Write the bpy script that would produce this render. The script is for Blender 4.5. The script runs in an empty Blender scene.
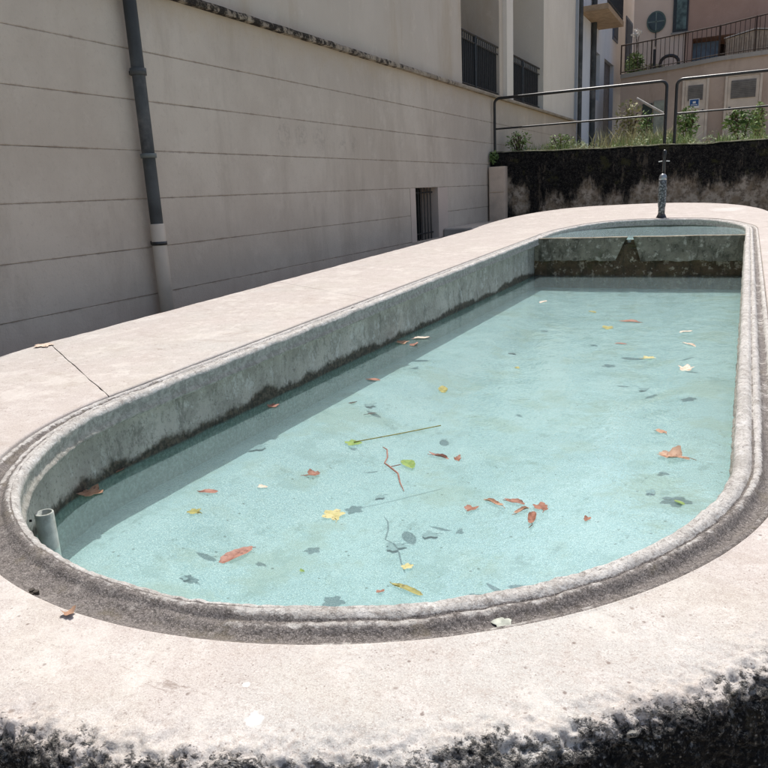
import bpy, math, random
import numpy as np
from mathutils import Vector, Matrix
random.seed(7); rng=np.random.RandomState(7)
S=bpy.context.scene
# ---------------------------------------------------------------- camera
cam_d=bpy.data.cameras.new('camera'); cam=bpy.data.objects.new('camera',cam_d)
S.collection.objects.link(cam); S.camera=cam
cam_d.sensor_width=36; cam_d.lens=733/768*36; cam_d.clip_start=.05; cam_d.clip_end=500
rt=Vector((.90108331,.43093795,-.04838747)); dn=Vector((.06642697,-.24743415,-.96662495)); fw=Vector((-.42852809,.86779538,-.25158469))
cam.matrix_world=Matrix(((rt.x,-dn.x,-fw.x,0),(rt.y,-dn.y,-fw.y,0),(rt.z,-dn.z,-fw.z,.8),(0,0,0,1)))
# ---------------------------------------------------------------- light
SUN=Vector((-.15,.40,1)).normalized()
W=bpy.data.worlds.new('World'); S.world=W; W.use_nodes=True
wn=W.node_tree.nodes; wl=W.node_tree.links
bgn=wn['Background']; sky=wn.new('ShaderNodeTexSky'); sky.sky_type='NISHITA'; sky.sun_disc=False
sky.sun_elevation=math.asin(SUN.z); sky.sun_rotation=math.atan2(SUN.x,SUN.y)
sky.air_density=1.0; sky.dust_density=4.0; sky.ozone_density=.4
wl.new(sky.outputs[0],bgn.inputs[0]); bgn.inputs[1].default_value=.15
sd=bpy.data.lights.new('sun','SUN'); sd.energy=4.1; sd.angle=math.radians(.5); sd.color=(1,.965,.92)
so=bpy.data.objects.new('sun',sd); S.collection.objects.link(so)
so.rotation_euler=(-SUN).to_track_quat('-Z','Y').to_euler()
S.view_settings.view_transform='Standard'; S.view_settings.look='None'
S.view_settings.exposure=.12; S.view_settings.gamma=1
S.render.engine='CYCLES'; S.cycles.max_bounces=8; S.cycles.transparent_max_bounces=16

# ---------------------------------------------------------------- noise (numpy)
_perm=rng.permutation(4096)
_val=rng.rand(4096)*2-1
def vnoise(x,y,z):
    xi=np.floor(x).astype(int); yi=np.floor(y).astype(int); zi=np.floor(z).astype(int)
    fx=x-xi; fy=y-yi; fz=z-zi
    fx=fx*fx*(3-2*fx); fy=fy*fy*(3-2*fy); fz=fz*fz*(3-2*fz)
    def h(a,b,c): return _val[_perm[(_perm[(_perm[a&4095]+b)&4095]+c)&4095]]
    r=0
    for dx in (0,1):
        for dy in (0,1):
            for dz in (0,1):
                r=r+h(xi+dx,yi+dy,zi+dz)*(fx if dx else 1-fx)*(fy if dy else 1-fy)*(fz if dz else 1-fz)
    return r
def fnoise(P,scale,octv=3,seed=0):
    a=1;f=scale;r=0;t=0
    for k in range(octv):
        r=r+a*vnoise(P[...,0]*f+seed*17.3+k*5.1,P[...,1]*f+seed*7.7,P[...,2]*f+seed*3.1); t+=a; a*=.5; f*=2.1
    return r/t
def sstep(a,b,x):
    t=np.clip((x-a)/(b-a),0,1); return t*t*(3-2*t)

# ---------------------------------------------------------------- object helpers
def tag(o,label=None,cat=None,group=None,kind=None):
    if label:o['label']=label
    if cat:o['category']=cat
    if group:o['group']=group
    if kind:o['kind']=kind
    return o
def thing(name,label,cat,loc=(0,0,0),group=None,rz=0):
    o=bpy.data.objects.new(name,None); S.collection.objects.link(o); o.location=loc; o.rotation_euler=(0,0,rz)
    o.empty_display_size=.1
    return tag(o,label,cat,group)
def link(name,me,parent=None):
    o=bpy.data.objects.new(name,me); S.collection.objects.link(o)
    if parent is not None:
        o.parent=parent
    return o
def mesh(name,v,f,m,parent=None,smooth=False,attrs=None,world=True):
    """vertices given in world space; when parented they are moved to the parent's own space"""
    v=np.asarray(v,dtype=float)
    if parent is not None and world:
        p=parent; off=Vector((0,0,0)); 
        while p is not None: off+=p.location; p=p.parent
        v=v-np.array(off)
    me=bpy.data.meshes.new(name); me.from_pydata(v.tolist(),[],f if isinstance(f,list) else f.tolist())
    if smooth: me.polygons.foreach_set('use_smooth',[True]*len(me.polygons))
    if attrs:
        for k,a in attrs.items():
            at=me.attributes.new(k,'FLOAT','POINT'); at.data.foreach_set('value',np.asarray(a,dtype=np.float32).ravel())
    me.materials.append(m); me.update()
    return link(name,me,parent)
def gridf(n,m,closed_u=False):
    i=np.arange(n-(0 if closed_u else 1))[:,None]; j=np.arange(m-1)[None,:]
    a=i*m+j; b=((i+1)%n)*m+j
    return np.stack([a,b,b+1,a+1],-1).reshape(-1,4)
class MB:
    def __init__(s): s.v=[]; s.f=[]
    def add(s,v,f):
        o=len(s.v); s.v+= [tuple(p) for p in v]; s.f+=[tuple(i+o for i in q) for q in f]; return s
    def box(s,x0,x1,y0,y1,z0,z1,b=0):
        if b<=0:
            v=[(x,y,z) for x in(x0,x1) for y in(y0,y1) for z in(z0,z1)]
            return s.add(v,[(0,1,3,2),(4,6,7,5),(0,4,5,1),(2,3,7,6),(0,2,6,4),(1,5,7,3)])
        # chamfered box
        v=[];f=[]
        X=(x0,x1);Y=(y0,y1);Z=(z0,z1)
        idx={}
        for i in(0,1):
            for j in(0,1):
                for k in(0,1):
                    sx=b*(1-2*i);sy=b*(1-2*j);sz=b*(1-2*k)
                    for a,(p) in enumerate([(X[i],Y[j]+sy,Z[k]+sz),(X[i]+sx,Y[j],Z[k]+sz),(X[i]+sx,Y[j]+sy,Z[k])]):
                        idx[i,j,k,a]=len(v);v.append(p)
        g=lambda *a:idx[a]
        f+=[(g(0,0,0,0),g(0,0,1,0),g(0,1,1,0),g(0,1,0,0)),(g(1,0,0,0),g(1,1,0,0),g(1,1,1,0),g(1,0,1,0)),
            (g(0,0,0,1),g(1,0,0,1),g(1,0,1,1),g(0,0,1,1)),(g(0,1,0,1),g(0,1,1,1),g(1,1,1,1),g(1,1,0,1)),
            (g(0,0,0,2),g(0,1,0,2),g(1,1,0,2),g(1,0,0,2)),(g(0,0,1,2),g(1,0,1,2),g(1,1,1,2),g(0,1,1,2))]
        for i in(0,1):
            for j in(0,1): f.append((g(i,j,0,0),g(i,j,1,0),g(i,j,1,1),g(i,j,0,1)))
        for i in(0,1):
            for k in(0,1): f.append((g(i,0,k,0),g(i,1,k,0),g(i,1,k,2),g(i,0,k,2)))
        for j in(0,1):
            for k in(0,1): f.append((g(0,j,k,1),g(1,j,k,1),g(1,j,k,2),g(0,j,k,2)))
        for i in(0,1):
            for j in(0,1):
                for k in(0,1): f.append((g(i,j,k,0),g(i,j,k,1),g(i,j,k,2)))
        return s.add(v,f)
    def tube(s,pts,r,n=10,cap=True,radii=None):
        pts=[Vector(p) for p in pts]; o=len(s.v)
        up=None
        for i,p in enumerate(pts):
            d=(pts[min(i+1,len(pts)-1)]-pts[max(i-1,0)]).normalized()
            if up is None: up=Vector((0,0,1)) if abs(d.z)<.9 else Vector((0,1,0))
            a=d.cross(up).normalized(); b=a.cross(d).normalized(); up=b
            rr=radii[i] if radii else r
            for k in range(n):
                t=2*math.pi*k/n; s.v.append(tuple(p+(a*math.cos(t)+b*math.sin(t))*rr))
        for i in range(len(pts)-1):
            for k in range(n):
                s.f.append((o+i*n+k,o+i*n+(k+1)%n,o+(i+1)*n+(k+1)%n,o+(i+1)*n+k))
        if cap:
            s.f.append(tuple(o+k for k in range(n))); s.f.append(tuple(o+(len(pts)-1)*n+k for k in range(n-1,-1,-1)))
        return s
    def build(s,name,m,parent=None,smooth=False,fix=True):
        o=mesh(name,s.v,s.f,m,parent,smooth)
        if fix:
            import bmesh
            bm=bmesh.new(); bm.from_mesh(o.data); bmesh.ops.recalc_face_normals(bm,faces=bm.faces[:]); bm.to_mesh(o.data); bm.free()
        if smooth:
            try: o.data.set_sharp_from_angle(angle=math.radians(40))
            except Exception: pass
        return o

# ---------------------------------------------------------------- material helper
class NT:
    def __init__(s,name):
        s.m=bpy.data.materials.new(name); s.m.use_nodes=True; s.n=s.m.node_tree.nodes; s.l=s.m.node_tree.links
        s.b=s.n['Principled BSDF']; s.out=s.n['Material Output']; s.geo=s.n.new('ShaderNodeNewGeometry'); s.pos=s.geo.outputs['Position']
    def val(s,sock,v):
        if hasattr(v,'is_output') or isinstance(v,bpy.types.NodeSocket): s.l.new(v,sock)
        elif isinstance(v,(tuple,list)) and len(v)==3 and sock.type=='RGBA': sock.default_value=(*v,1)
        else: sock.default_value=v
    def noise(s,scale,detail=4,rough=.55,vec=None,dist=0,stretch=None,off=None):
        v=vec or s.pos
        if stretch or off:
            mp=s.n.new('ShaderNodeMapping'); s.l.new(v,mp.inputs[0]); 
            if stretch: mp.inputs['Scale'].default_value=stretch
            if off: mp.inputs['Location'].default_value=off
            v=mp.outputs[0]
        t=s.n.new('ShaderNodeTexNoise'); t.inputs['Scale'].default_value=scale; t.inputs['Detail'].default_value=detail
        t.inputs['Roughness'].default_value=rough; t.inputs['Distortion'].default_value=dist; s.l.new(v,t.inputs['Vector'])
        return t.outputs['Fac']
    def voro(s,scale,feature='F1',rand=1,vec=None):
        t=s.n.new('ShaderNodeTexVoronoi'); t.feature=feature; t.inputs['Scale'].default_value=scale; t.inputs['Randomness'].default_value=rand
        s.l.new(vec or s.pos,t.inputs['Vector']); return t.outputs['Distance']
    def step(s,x,a,b):
        t=s.n.new('ShaderNodeMapRange'); t.interpolation_type='SMOOTHSTEP'; s.val(t.inputs['Value'],x)
        if a<=b: t.inputs['From Min'].default_value=a; t.inputs['From Max'].default_value=b; return t.outputs[0]
        t.inputs['From Min'].default_value=b; t.inputs['From Max'].default_value=a; t.inputs['To Min'].default_value=1; t.inputs['To Max'].default_value=0
        return t.outputs[0]
    def math(s,op,a,b=0,c=None):
        t=s.n.new('ShaderNodeMath'); t.operation=op; s.val(t.inputs[0],a); s.val(t.inputs[1],b)
        if c is not None: s.val(t.inputs[2],c)
        return t.outputs[0]
    def add(s,a,b): return s.math('ADD',a,b)
    def mul(s,a,b): return s.math('MULTIPLY',a,b)
    def sub(s,a,b): return s.math('SUBTRACT',a,b)
    def mix(s,f,a,b,mode='MIX'):
        t=s.n.new('ShaderNodeMix'); t.data_type='RGBA'; t.blend_type=mode; s.val(t.inputs[0],f); s.val(t.inputs[6],a); s.val(t.inputs[7],b); return t.outputs[2]
    def attr(s,n):
        t=s.n.new('ShaderNodeAttribute'); t.attribute_name=n; return t.outputs['Fac']
    def xyz(s,v=None):
        t=s.n.new('ShaderNodeSeparateXYZ'); s.l.new(v or s.pos,t.inputs[0]); return t.outputs
    def dist(s,p):
        t=s.n.new('ShaderNodeVectorMath'); t.operation='DISTANCE'; s.l.new(s.pos,t.inputs[0]); t.inputs[1].default_value=p; return t.outputs['Value']
    def bump(s,h,strength=.5,d=.01,prev=None):
        t=s.n.new('ShaderNodeBump'); t.inputs['Strength'].default_value=strength; t.inputs['Distance'].default_value=d; s.l.new(h,t.inputs['Height'])
        if prev: s.l.new(prev,t.inputs['Normal'])
        return t.outputs[0]
    def fin(s,col,rough=.9,nrm=None,spec=.25,metal=0):
        s.val(s.b.inputs['Base Color'],col); s.val(s.b.inputs['Roughness'],rough); s.b.inputs['Specular IOR Level'].default_value=spec; s.b.inputs['Metallic'].default_value=metal
        if nrm: s.l.new(nrm,s.b.inputs['Normal'])
        return s.m
def plain(name,c,rough=.7,var=.18,scale=6,bump=.2,metal=0,spec=.3,dirt=None):
    t=NT(name); n=t.noise(scale,5); d=tuple(x*(1-var) for x in c); l=tuple(min(1,x*(1+var)) for x in c)
    col=t.mix(t.step(n,.3,.7),d,l)
    if dirt: col=t.mix(t.mul(t.step(t.noise(scale*.6,6,.65,off=(3,1,7)),.52,.7),dirt[0]),col,dirt[1])
    return t.fin(col,rough,t.bump(t.noise(scale*12,4),bump,.004),spec,metal)

# coping stone: pale pinkish limestone, black lichen towards the outer edge
def mk_coping():
    t=NT('coping_limestone'); x,y,z=t.xyz()
    big=t.noise(.9,4,.5); med=t.noise(7,5,.6); fine=t.noise(160,3,.7); grain=t.noise(420,2,.6)
    pink=(.455,.41,.382); grey=(.445,.432,.405); cream=(.46,.432,.385)
    c=t.mix(t.step(t.add(big,t.mul(y,.03)),.44,.66),grey,pink)
    c=t.mix(t.mul(t.step(t.noise(2.3,5,.6,off=(5,2,1)),.50,.68),.6),c,cream)
    c=t.mix(t.mul(t.step(med,.48,.68),.35),c,(.41,.36,.32))
    c=t.mix(t.mul(t.step(t.noise(14,6,.7,off=(2,9,4)),.50,.62),.5),c,(.56,.53,.50))
    c=t.mix(t.mul(t.step(t.noise(55,5,.7,off=(1,9,4)),.53,.64),.40),c,(.33,.28,.245))
    c=t.mix(t.mul(t.step(fine,.52,.66),.45),c,(.30,.25,.22))
    c=t.mix(t.mul(t.step(grain,.53,.64),.5),c,(.68,.645,.60))
    c=t.mix(t.mul(t.step(t.noise(300,2,.6,off=(7,7,7)),.56,.64),.45),c,(.27,.23,.20))
    vp=t.voro(30); c=t.mix(t.mul(t.step(vp,.15,.06),t.mul(t.step(t.noise(9,2,off=(4,4,0)),.48,.56),.8)),c,(.17,.13,.11))
    vp=t.voro(90); c=t.mix(t.mul(t.step(vp,.20,.10),t.mul(t.step(t.noise(12,3,off=(1,4,0)),.50,.58),.7)),c,(.20,.16,.14))
    # horizontal scuffs and brown stains
    stain=t.mul(t.step(t.noise(6,8,.78,off=(11,3,0),stretch=(.45,1,1)),.55,.64),.55)
    c=t.mix(t.mul(stain,.6),c,(.33,.275,.235))
    c=t.mix(t.mul(t.step(t.noise(11,8,.8,off=(1,13,0),stretch=(.35,1.3,1)),.60,.66),.65),c,(.20,.155,.125))
    c=t.mix(t.mul(t.step(t.noise(3.2,8,.78,off=(21,4,0)),.53,.62),.40),c,(.60,.57,.525))
    c=t.mix(t.mul(t.step(t.noise(4.5,8,.8,off=(2,14,0)),.56,.64),.35),c,(.345,.30,.265))
    vp=t.voro(14); c=t.mix(t.mul(t.step(t.add(vp,t.mul(t.noise(90,4),.16)),.17,.11),t.mul(t.step(t.noise(5,3,off=(8,4,0)),.50,.56),.75)),c,(.22,.175,.145))
    # white paint splashes
    for p,r,k in (((-.638,.775,.02),.018,.8),((-.70,.84,.02),.009,.5),((-.20,11.9,.35),.30,.16)):
        d=t.add(t.dist(p),t.mul(t.sub(t.noise(60 if r<.1 else 4,3),.5),r*1.6))
        c=t.mix(t.mul(t.step(d,r,r*.45),k),c,(.80,.84,.83))
    # lichen
    e=t.attr('edge')
    n1=t.noise(22,6,.7); n2=t.noise(95,4,.7); n3=t.noise(6,3)
    lev=t.add(t.add(e,t.mul(t.sub(n1,.5),.16)),t.mul(t.sub(n3,.5),.10))
    m=t.step(t.add(lev,t.mul(t.sub(n2,.5),.16)),.030,-.015)
    lic=t.mix(t.step(t.noise(90,4,.7,off=(1,7,3)),.50,.62),(.012,.012,.012),(.065,.063,.058))
    lic=t.mix(t.mul(t.step(t.add(t.noise(38,5,.75,off=(9,1,2)),t.mul(e,1.1)),.52,.62),.85),lic,(.36,.35,.32)); lic=t.mix(t.mul(t.step(t.voro(75),.25,.10),t.step(t.noise(20,2,off=(3,0,9)),.45,.6)),lic,(.30,.29,.27))
    lic=t.mix(t.mul(t.step(t.noise(12,4,.6,off=(0,4,2)),.6,.7),.25),lic,(.12,.10,.055))
    dens=t.add(t.noise(16,4,.7,off=(2,8,5)),t.mul(e,1.3))
    g1=t.mul(t.step(t.voro(110),.42,.22),t.step(dens,.44,.60)); lic=t.mix(t.mul(g1,.75),lic,t.mix(t.step(t.noise(70,2,off=(5,5,0)),.42,.6),(.05,.05,.047),(.40,.39,.36)))
    g2=t.mul(t.step(t.voro(230),.36,.18),t.step(dens,.40,.62)); lic=t.mix(t.mul(g2,.6),lic,(.33,.32,.29))
    soft=t.mul(t.step(t.add(lev,.0),.075,.0),t.step(t.noise(45,5,.75,off=(3,3,3)),.5,.62))
    c=t.mix(t.mul(soft,.7),c,(.22,.205,.19))
    c=t.mix(m,c,lic)
    h=t.add(t.mul(fine,.6),t.mul(med,.8)); nb=t.bump(h,.6,.005); 
    nb=t.bump(t.mul(t.add(n2,t.add(t.mul(t.noise(180,3),.6),t.mul(t.sub(.5,t.voro(90)),1.4))),m),1.0,.011,nb)
    return t.fin(c,.93,nb,.15)
M_cop=mk_coping()
def mk_lip():
    t=NT('weathered_moulding'); d=t.attr('dirt'); x,y,z=t.xyz()
    n1=t.noise(38,7,.72); n2=t.noise(130,5,.75); n3=t.noise(7,5,.6); n4=t.noise(330,3,.7)
    c=t.mix(t.step(n3,.35,.65),(.46,.44,.41),(.60,.58,.55)); c=t.mix(t.mul(t.step(t.noise(24,6,.75,off=(8,3,1)),.50,.58),.55),c,(.72,.71,.68)); c=t.mix(t.mul(t.step(t.noise(30,6,.78,off=(1,3,6)),.54,.60),.55),c,(.21,.18,.155))
    c=t.mix(t.mul(t.step(n2,.5,.60),.6),c,(.26,.23,.205))
    c=t.mix(t.mul(t.step(n4,.54,.66),.4),c,(.75,.73,.69))
    dk=t.mix(t.step(n2,.40,.62),(.085,.073,.066),(.235,.212,.198))
    dk=t.mix(t.mul(t.step(n4,.54,.62),.7),dk,(.46,.42,.39)); dk=t.mix(t.mul(t.step(t.noise(210,4,.75,off=(5,0,0)),.54,.62),.6),dk,(.035,.028,.025)); dk=t.mix(t.mul(t.step(t.noise(20,6,.78,off=(5,5,0)),.56,.64),.5),dk,(.40,.37,.34))
    dk=t.mix(t.mul(t.step(t.noise(11,4,.6,off=(3,8,1)),.55,.68),.4),dk,(.15,.125,.075))
    lv=t.add(t.add(d,t.mul(t.sub(n1,.5),1.1)),t.mul(t.sub(n3,.5),.6))
    c=t.mix(t.mul(t.step(lv,.42,.62),.92),c,dk)
    c=t.mix(t.mul(t.mul(t.step(t.noise(17,5,.7,off=(6,1,3)),.60,.70),t.step(d,.9,.2)),.7),c,(.78,.77,.75))
    dp=t.attr('inner_face'); gr=t.mix(t.step(n1,.40,.62),(.33,.315,.275),(.53,.505,.45)); gr=t.mix(t.mul(t.step(n2,.54,.64),.6),gr,(.42,.43,.40)); gr=t.mix(t.mul(t.step(n4,.55,.64),.5),gr,(.07,.07,.06))  # greyer tone on the lip's inner face, below the crest
    c=t.mix(t.step(t.add(dp,t.mul(t.sub(n1,.5),.8)),.35,.65),c,gr)
    nb=t.bump(t.add(n2,t.mul(n1,1.2)),.9,.007)
    return t.fin(c,.92,nb,.15)
M_lip=mk_lip()
def mk_inner():
    t=NT('wet_basin_render'); x,y,z=t.xyz()
    n=t.noise(3,5,.6,stretch=(1,1,.25)); c=t.mix(t.step(n,.35,.68),(.36,.335,.285),(.52,.485,.42))
    c=t.mix(t.mul(t.step(t.noise(9,6,.7,off=(5,1,1)),.48,.60),.6),c,(.27,.255,.215))
    c=t.mix(t.mul(t.step(t.noise(14,8,.8,off=(2,2,5),stretch=(1,1,.6)),.55,.62),.5),c,(.58,.565,.51))
    c=t.mix(t.mul(t.step(t.noise(70,4,.75),.54,.64),.5),c,(.10,.095,.08))
    c=t.mix(t.mul(t.step(t.add(t.noise(10,9,.82,off=(4,2,9),stretch=(1,1,.7)),t.mul(z,.12)),.54,.58),.7),c,(.60,.59,.545))
    c=t.mix(t.mul(t.step(t.noise(8,9,.82,off=(4,8,9),stretch=(1,1,.35)),.55,.60),.55),c,(.13,.13,.105))
    # algae band over the water line
    b=t.add(z,t.add(t.mul(t.sub(t.noise(5,5,.65,stretch=(1,1,.6)),.5),-.14),t.mul(t.sub(t.noise(40,5,.75),.5),-.05)))
    band=t.step(t.sub(b,t.mul(t.step(t.noise(1.1,3,off=(0,2,0)),.45,.6),.03)),-.20,-.232)
    al=t.mix(t.step(t.noise(50,4,.7),.4,.66),(.025,.022,.014),(.11,.085,.055))
    c=t.mix(t.mul(band,.93),c,al)
    under=t.step(z,-.246,-.262); c=t.mix(t.mul(under,.8),c,t.mix(t.step(t.noise(60,4,.7),.4,.65),(.10,.17,.13),(.22,.32,.27)))
    return t.fin(c,.75,t.bump(t.add(t.noise(45,6,.72),t.mul(t.noise(8,4),1.5)),.8,.012),.3)
M_inner=mk_inner()
def mk_floor():
    t=NT('pale_turquoise_basin_floor'); x,y,z=t.xyz()
    n=t.noise(1.3,5,.6); c=t.mix(t.step(n,.35,.66),(.255,.385,.40),(.315,.455,.465))
    c=t.mix(t.mul(t.step(t.noise(5,6,.7,stretch=(1,.6,1)),.47,.62),.5),c,(.385,.505,.505))
    c=t.mix(t.mul(t.step(t.noise(14,7,.78,off=(4,2,1)),.52,.62),.5),c,(.235,.345,.32))
    c=t.mix(t.mul(t.step(t.noise(60,4,.7,off=(4,4,1)),.52,.62),.35),c,(.22,.325,.305))
    c=t.mix(t.mul(t.step(t.noise(140,4,.75),.51,.59),.7),c,(.18,.28,.275))
    c=t.mix(t.mul(t.step(t.noise(190,4,.75,off=(3,0,0)),.52,.60),.7),c,(.62,.73,.72))
    c=t.mix(t.mul(t.step(t.noise(2.1,6,.7,off=(9,2,1)),.50,.62),.55),c,(.27,.345,.28)); c=t.mix(t.mul(t.step(t.noise(3.3,7,.75,off=(2,9,1)),.53,.62),.45),c,(.20,.30,.28))
    c=t.mix(t.mul(t.step(t.noise(7,8,.8,off=(5,5,1),stretch=(1,.5,1)),.58,.64),.5),c,(.16,.24,.22))
    # darker green towards the walls
    e=t.attr('wall_dist'); g=t.step(t.add(e,t.mul(t.sub(t.noise(8,5,.7),.5),.22)),.14,-.02)
    c=t.mix(t.mul(g,.6),c,t.mix(t.step(t.noise(90,4,.7),.42,.6),(.10,.17,.13),(.27,.40,.34)))
    # specks of debris
    v=t.voro(17); c=t.mix(t.mul(t.mul(t.step(v,.13,.06),t.step(t.noise(6,2,off=(1,1,1)),.46,.54)),.8),c,(.08,.12,.10))
    v=t.voro(48); c=t.mix(t.mul(t.mul(t.step(v,.17,.09),t.step(t.noise(4,2,off=(8,1,1)),.46,.54)),.75),c,(.13,.20,.17))
    return t.fin(c,.9,t.bump(t.noise(60,5,.7),.4,.004),.2)
M_floor=mk_floor()
def mk_water(name,tint,bscale,bstr,milk=.0):
    t=NT(name); n=t.n
    tr=n.new('ShaderNodeBsdfTransparent'); tr.inputs[0].default_value=(*tint,1)
    gl=n.new('ShaderNodeBsdfGlossy'); gl.inputs['Roughness'].default_value=.03; gl.inputs[0].default_value=(1,1,1,1)
    h=t.add(t.noise(bscale,3,.5,stretch=(1,.7,1)),t.mul(t.noise(bscale*4,3,.5),.25))
    nb=t.bump(h,bstr,.02); t.l.new(nb,gl.inputs['Normal'])
    fr=n.new('ShaderNodeFresnel'); fr.inputs[0].default_value=1.33; t.l.new(nb,fr.inputs['Normal'])
    mx=n.new('ShaderNodeMixShader'); t.l.new(fr.outputs[0],mx.inputs[0]); 
    base=tr.outputs[0]
    if milk:
        df=n.new('ShaderNodeBsdfDiffuse'); df.inputs[0].default_value=(.40,.545,.57,1); m2=n.new('ShaderNodeMixShader'); m2.inputs[0].default_value=milk
        t.l.new(tr.outputs[0],m2.inputs[1]); t.l.new(df.outputs[0],m2.inputs[2]); base=m2.outputs[0]
    t.l.new(base,mx.inputs[1]); t.l.new(gl.outputs[0],mx.inputs[2]); t.l.new(mx.outputs[0],t.out.inputs['Surface'])
    return t.m
M_water=mk_water('clear_basin_water',(.93,.98,.975),9,.25,.17)
M_water2=mk_water('ruffled_water',(.93,.98,.97),14,.8,.45)
M_render=None
def mk_render(name,a,b,dirt,streak=.35):
    t=NT(name); x,y,z=t.xyz()
    c=t.mix(t.step(t.noise(.55,5,.6),.35,.68),a,b)
    c=t.mix(t.mul(t.step(t.noise(1.6,6,.7,stretch=(1,1,.22)),.5,.72),streak),c,dirt)
    c=t.mix(t.mul(t.step(t.noise(4,6,.7,off=(3,3,1)),.56,.7),.22),c,tuple(min(1,k*1.25) for k in b))
    c=t.mix(t.mul(t.step(t.noise(28,4,.7),.56,.7),.14),c,dirt)
    return t.fin(c,.92,t.bump(t.add(t.noise(60,5,.65),t.mul(t.noise(5,4),1.5)),.35,.006),.15)
def mk_wall():
    t=NT('beige_scored_render'); x,y,z=t.xyz(); a,b,dirt=(.515,.445,.365),(.60,.53,.44),(.37,.31,.245)
    c=t.mix(t.step(t.noise(.5,6,.65),.38,.62),a,b)
    c=t.mix(t.mul(t.step(t.noise(1.5,7,.72,stretch=(1,1,.25)),.48,.66),.35),c,dirt)
    c=t.mix(t.mul(t.step(t.noise(3,7,.75,off=(3,3,1)),.54,.66),.30),c,(.66,.59,.50))
    c=t.mix(t.mul(t.step(t.noise(26,5,.75),.54,.66),.20),c,dirt)
    c=t.mix(t.mul(t.step(t.add(z,t.mul(t.sub(t.noise(2,5,.7,off=(1,2,2)),.5),.9)),.25,-.25),.30),c,(.36,.27,.22))
    c=t.mix(t.mul(t.step(t.add(z,t.mul(t.sub(t.noise(4,5,.7,off=(1,9,2)),.5),.5)),2.15,2.5),.40),c,(.52,.40,.25))
    # grime gathered along the scored joints
    jm=None
    for k,zj in enumerate((.062,.453,.852,1.235,1.626,2.008)):
        d=t.math('ABSOLUTE',t.sub(z,zj)); q=t.step(t.add(d,t.mul(t.noise(6,6,.8,off=(k,0,0)),0.055)),.040,.022); jm=q if jm is None else t.math('MAXIMUM',jm,q)
    c=t.mix(t.mul(jm,.6),c,(.25,.19,.145))
    g=None
    for py_,pz_,r_ in ((7.0,1.46,.16),(7.35,1.47,.15),(7.75,1.45,.17),(8.3,1.40,.13),(8.6,1.42,.12)):
        d=t.sub(r_,t.dist((-4.5,py_,pz_))); g=d if g is None else t.math('MAXIMUM',g,d)
    c=t.mix(t.mul(t.mul(t.step(g,-.02,.08),t.step(t.noise(17,6,.8),.46,.58)),.35),c,(.30,.26,.22))
    return t.fin(c,.92,t.bump(t.add(t.noise(50,6,.7),t.mul(t.noise(4,5),2)),.5,.008),.15)
M_wall=mk_wall()
M_wall2=mk_render('grey_beige_upper_render',(.54,.48,.40),(.61,.545,.46),(.44,.34,.22),.5)
M_groove=plain('joint_shadow_mortar',(.36,.30,.24),.95,.5,3)
M_ledge=NT('stained_ledge_stone'); _t=M_ledge
_c=_t.mix(_t.step(_t.noise(2,5,.7),.4,.6),(.40,.34,.26),(.30,.25,.19)); _c=_t.mix(_t.step(_t.add(_t.noise(9,6,.75),_t.mul(_t.xyz()[1],.022)),.76,.60),_c,(.035,.03,.025)); _c=_t.mix(_t.mul(_t.step(_t.noise(30,4,.7,off=(2,1,0)),.58,.66),.35),_c,(.28,.24,.19))
M_ledge=_t.fin(_c,.95,_t.bump(_t.noise(25,5,.7),.9,.02),.1)
M_white=mk_render('pale_pillar_render',(.74,.70,.62),(.80,.76,.69),(.5,.45,.38))
M_blue=mk_render('pale_blue_grey_render',(.74,.79,.84),(.82,.86,.90),(.58,.62,.67),.25)
M_pink=mk_render('dusty_pink_render',(.46,.295,.22),(.55,.36,.275),(.32,.20,.15),.3)
M_pale_pink=mk_render('pale_tan_render',(.70,.54,.43),(.78,.62,.50),(.52,.39,.30),.3)
M_tan=mk_render('brown_grey_terrace_render',(.40,.315,.255),(.52,.42,.345),(.22,.17,.13),.6)
M_conc=mk_render('rough_concrete',(.28,.265,.24),(.38,.36,.33),(.12,.11,.10),.5)
M_darkpipe=plain('dark_grey_painted_pipe',(.055,.06,.06),.5,.35,3,.3,spec=.35,dirt=(.65,(.17,.165,.155)))
M_beigepipe=plain('beige_plastic_pipe',(.52,.46,.38),.5,.1,3,.1)
M_black=plain('black_painted_iron',(.014,.015,.016),.34,.3,20,.15,spec=.55,dirt=(.5,(.05,.045,.04)))
M_dark=plain('dark_interior',(.012,.012,.013),.9)
M_glass=plain('dark_window_glass',(.02,.03,.03),.08,.3,2,.02,spec=.6)
M_door=plain('faded_grey_door_paint',(.60,.52,.43),.6,.08,3,.1,dirt=(.3,(.22,.19,.16)))
M_doorvent=plain('dark_vent_louvre',(.15,.14,.13),.6)
M_bluesign=plain('blue_sign_enamel',(.03,.10,.27),.4,.1)
M_whitep=plain('white_paint',(.72,.72,.70),.5,.05)
M_rail=plain('rusty_brown_iron',(.045,.028,.02),.6,.3,20)
M_screen=plain('dark_mesh_screen',(.035,.035,.035),.85,.2,30)
M_bluedoor=plain('slate_blue_door_paint',(.12,.15,.18),.6)
M_woodb=plain('tan_planter_boards',(.42,.33,.24),.8,.15,8)
M_pvc=plain('dirty_grey_plastic_pipe',(.40,.42,.38),.55,.2,25,.3,dirt=(.5,(.17,.17,.13)))
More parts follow.
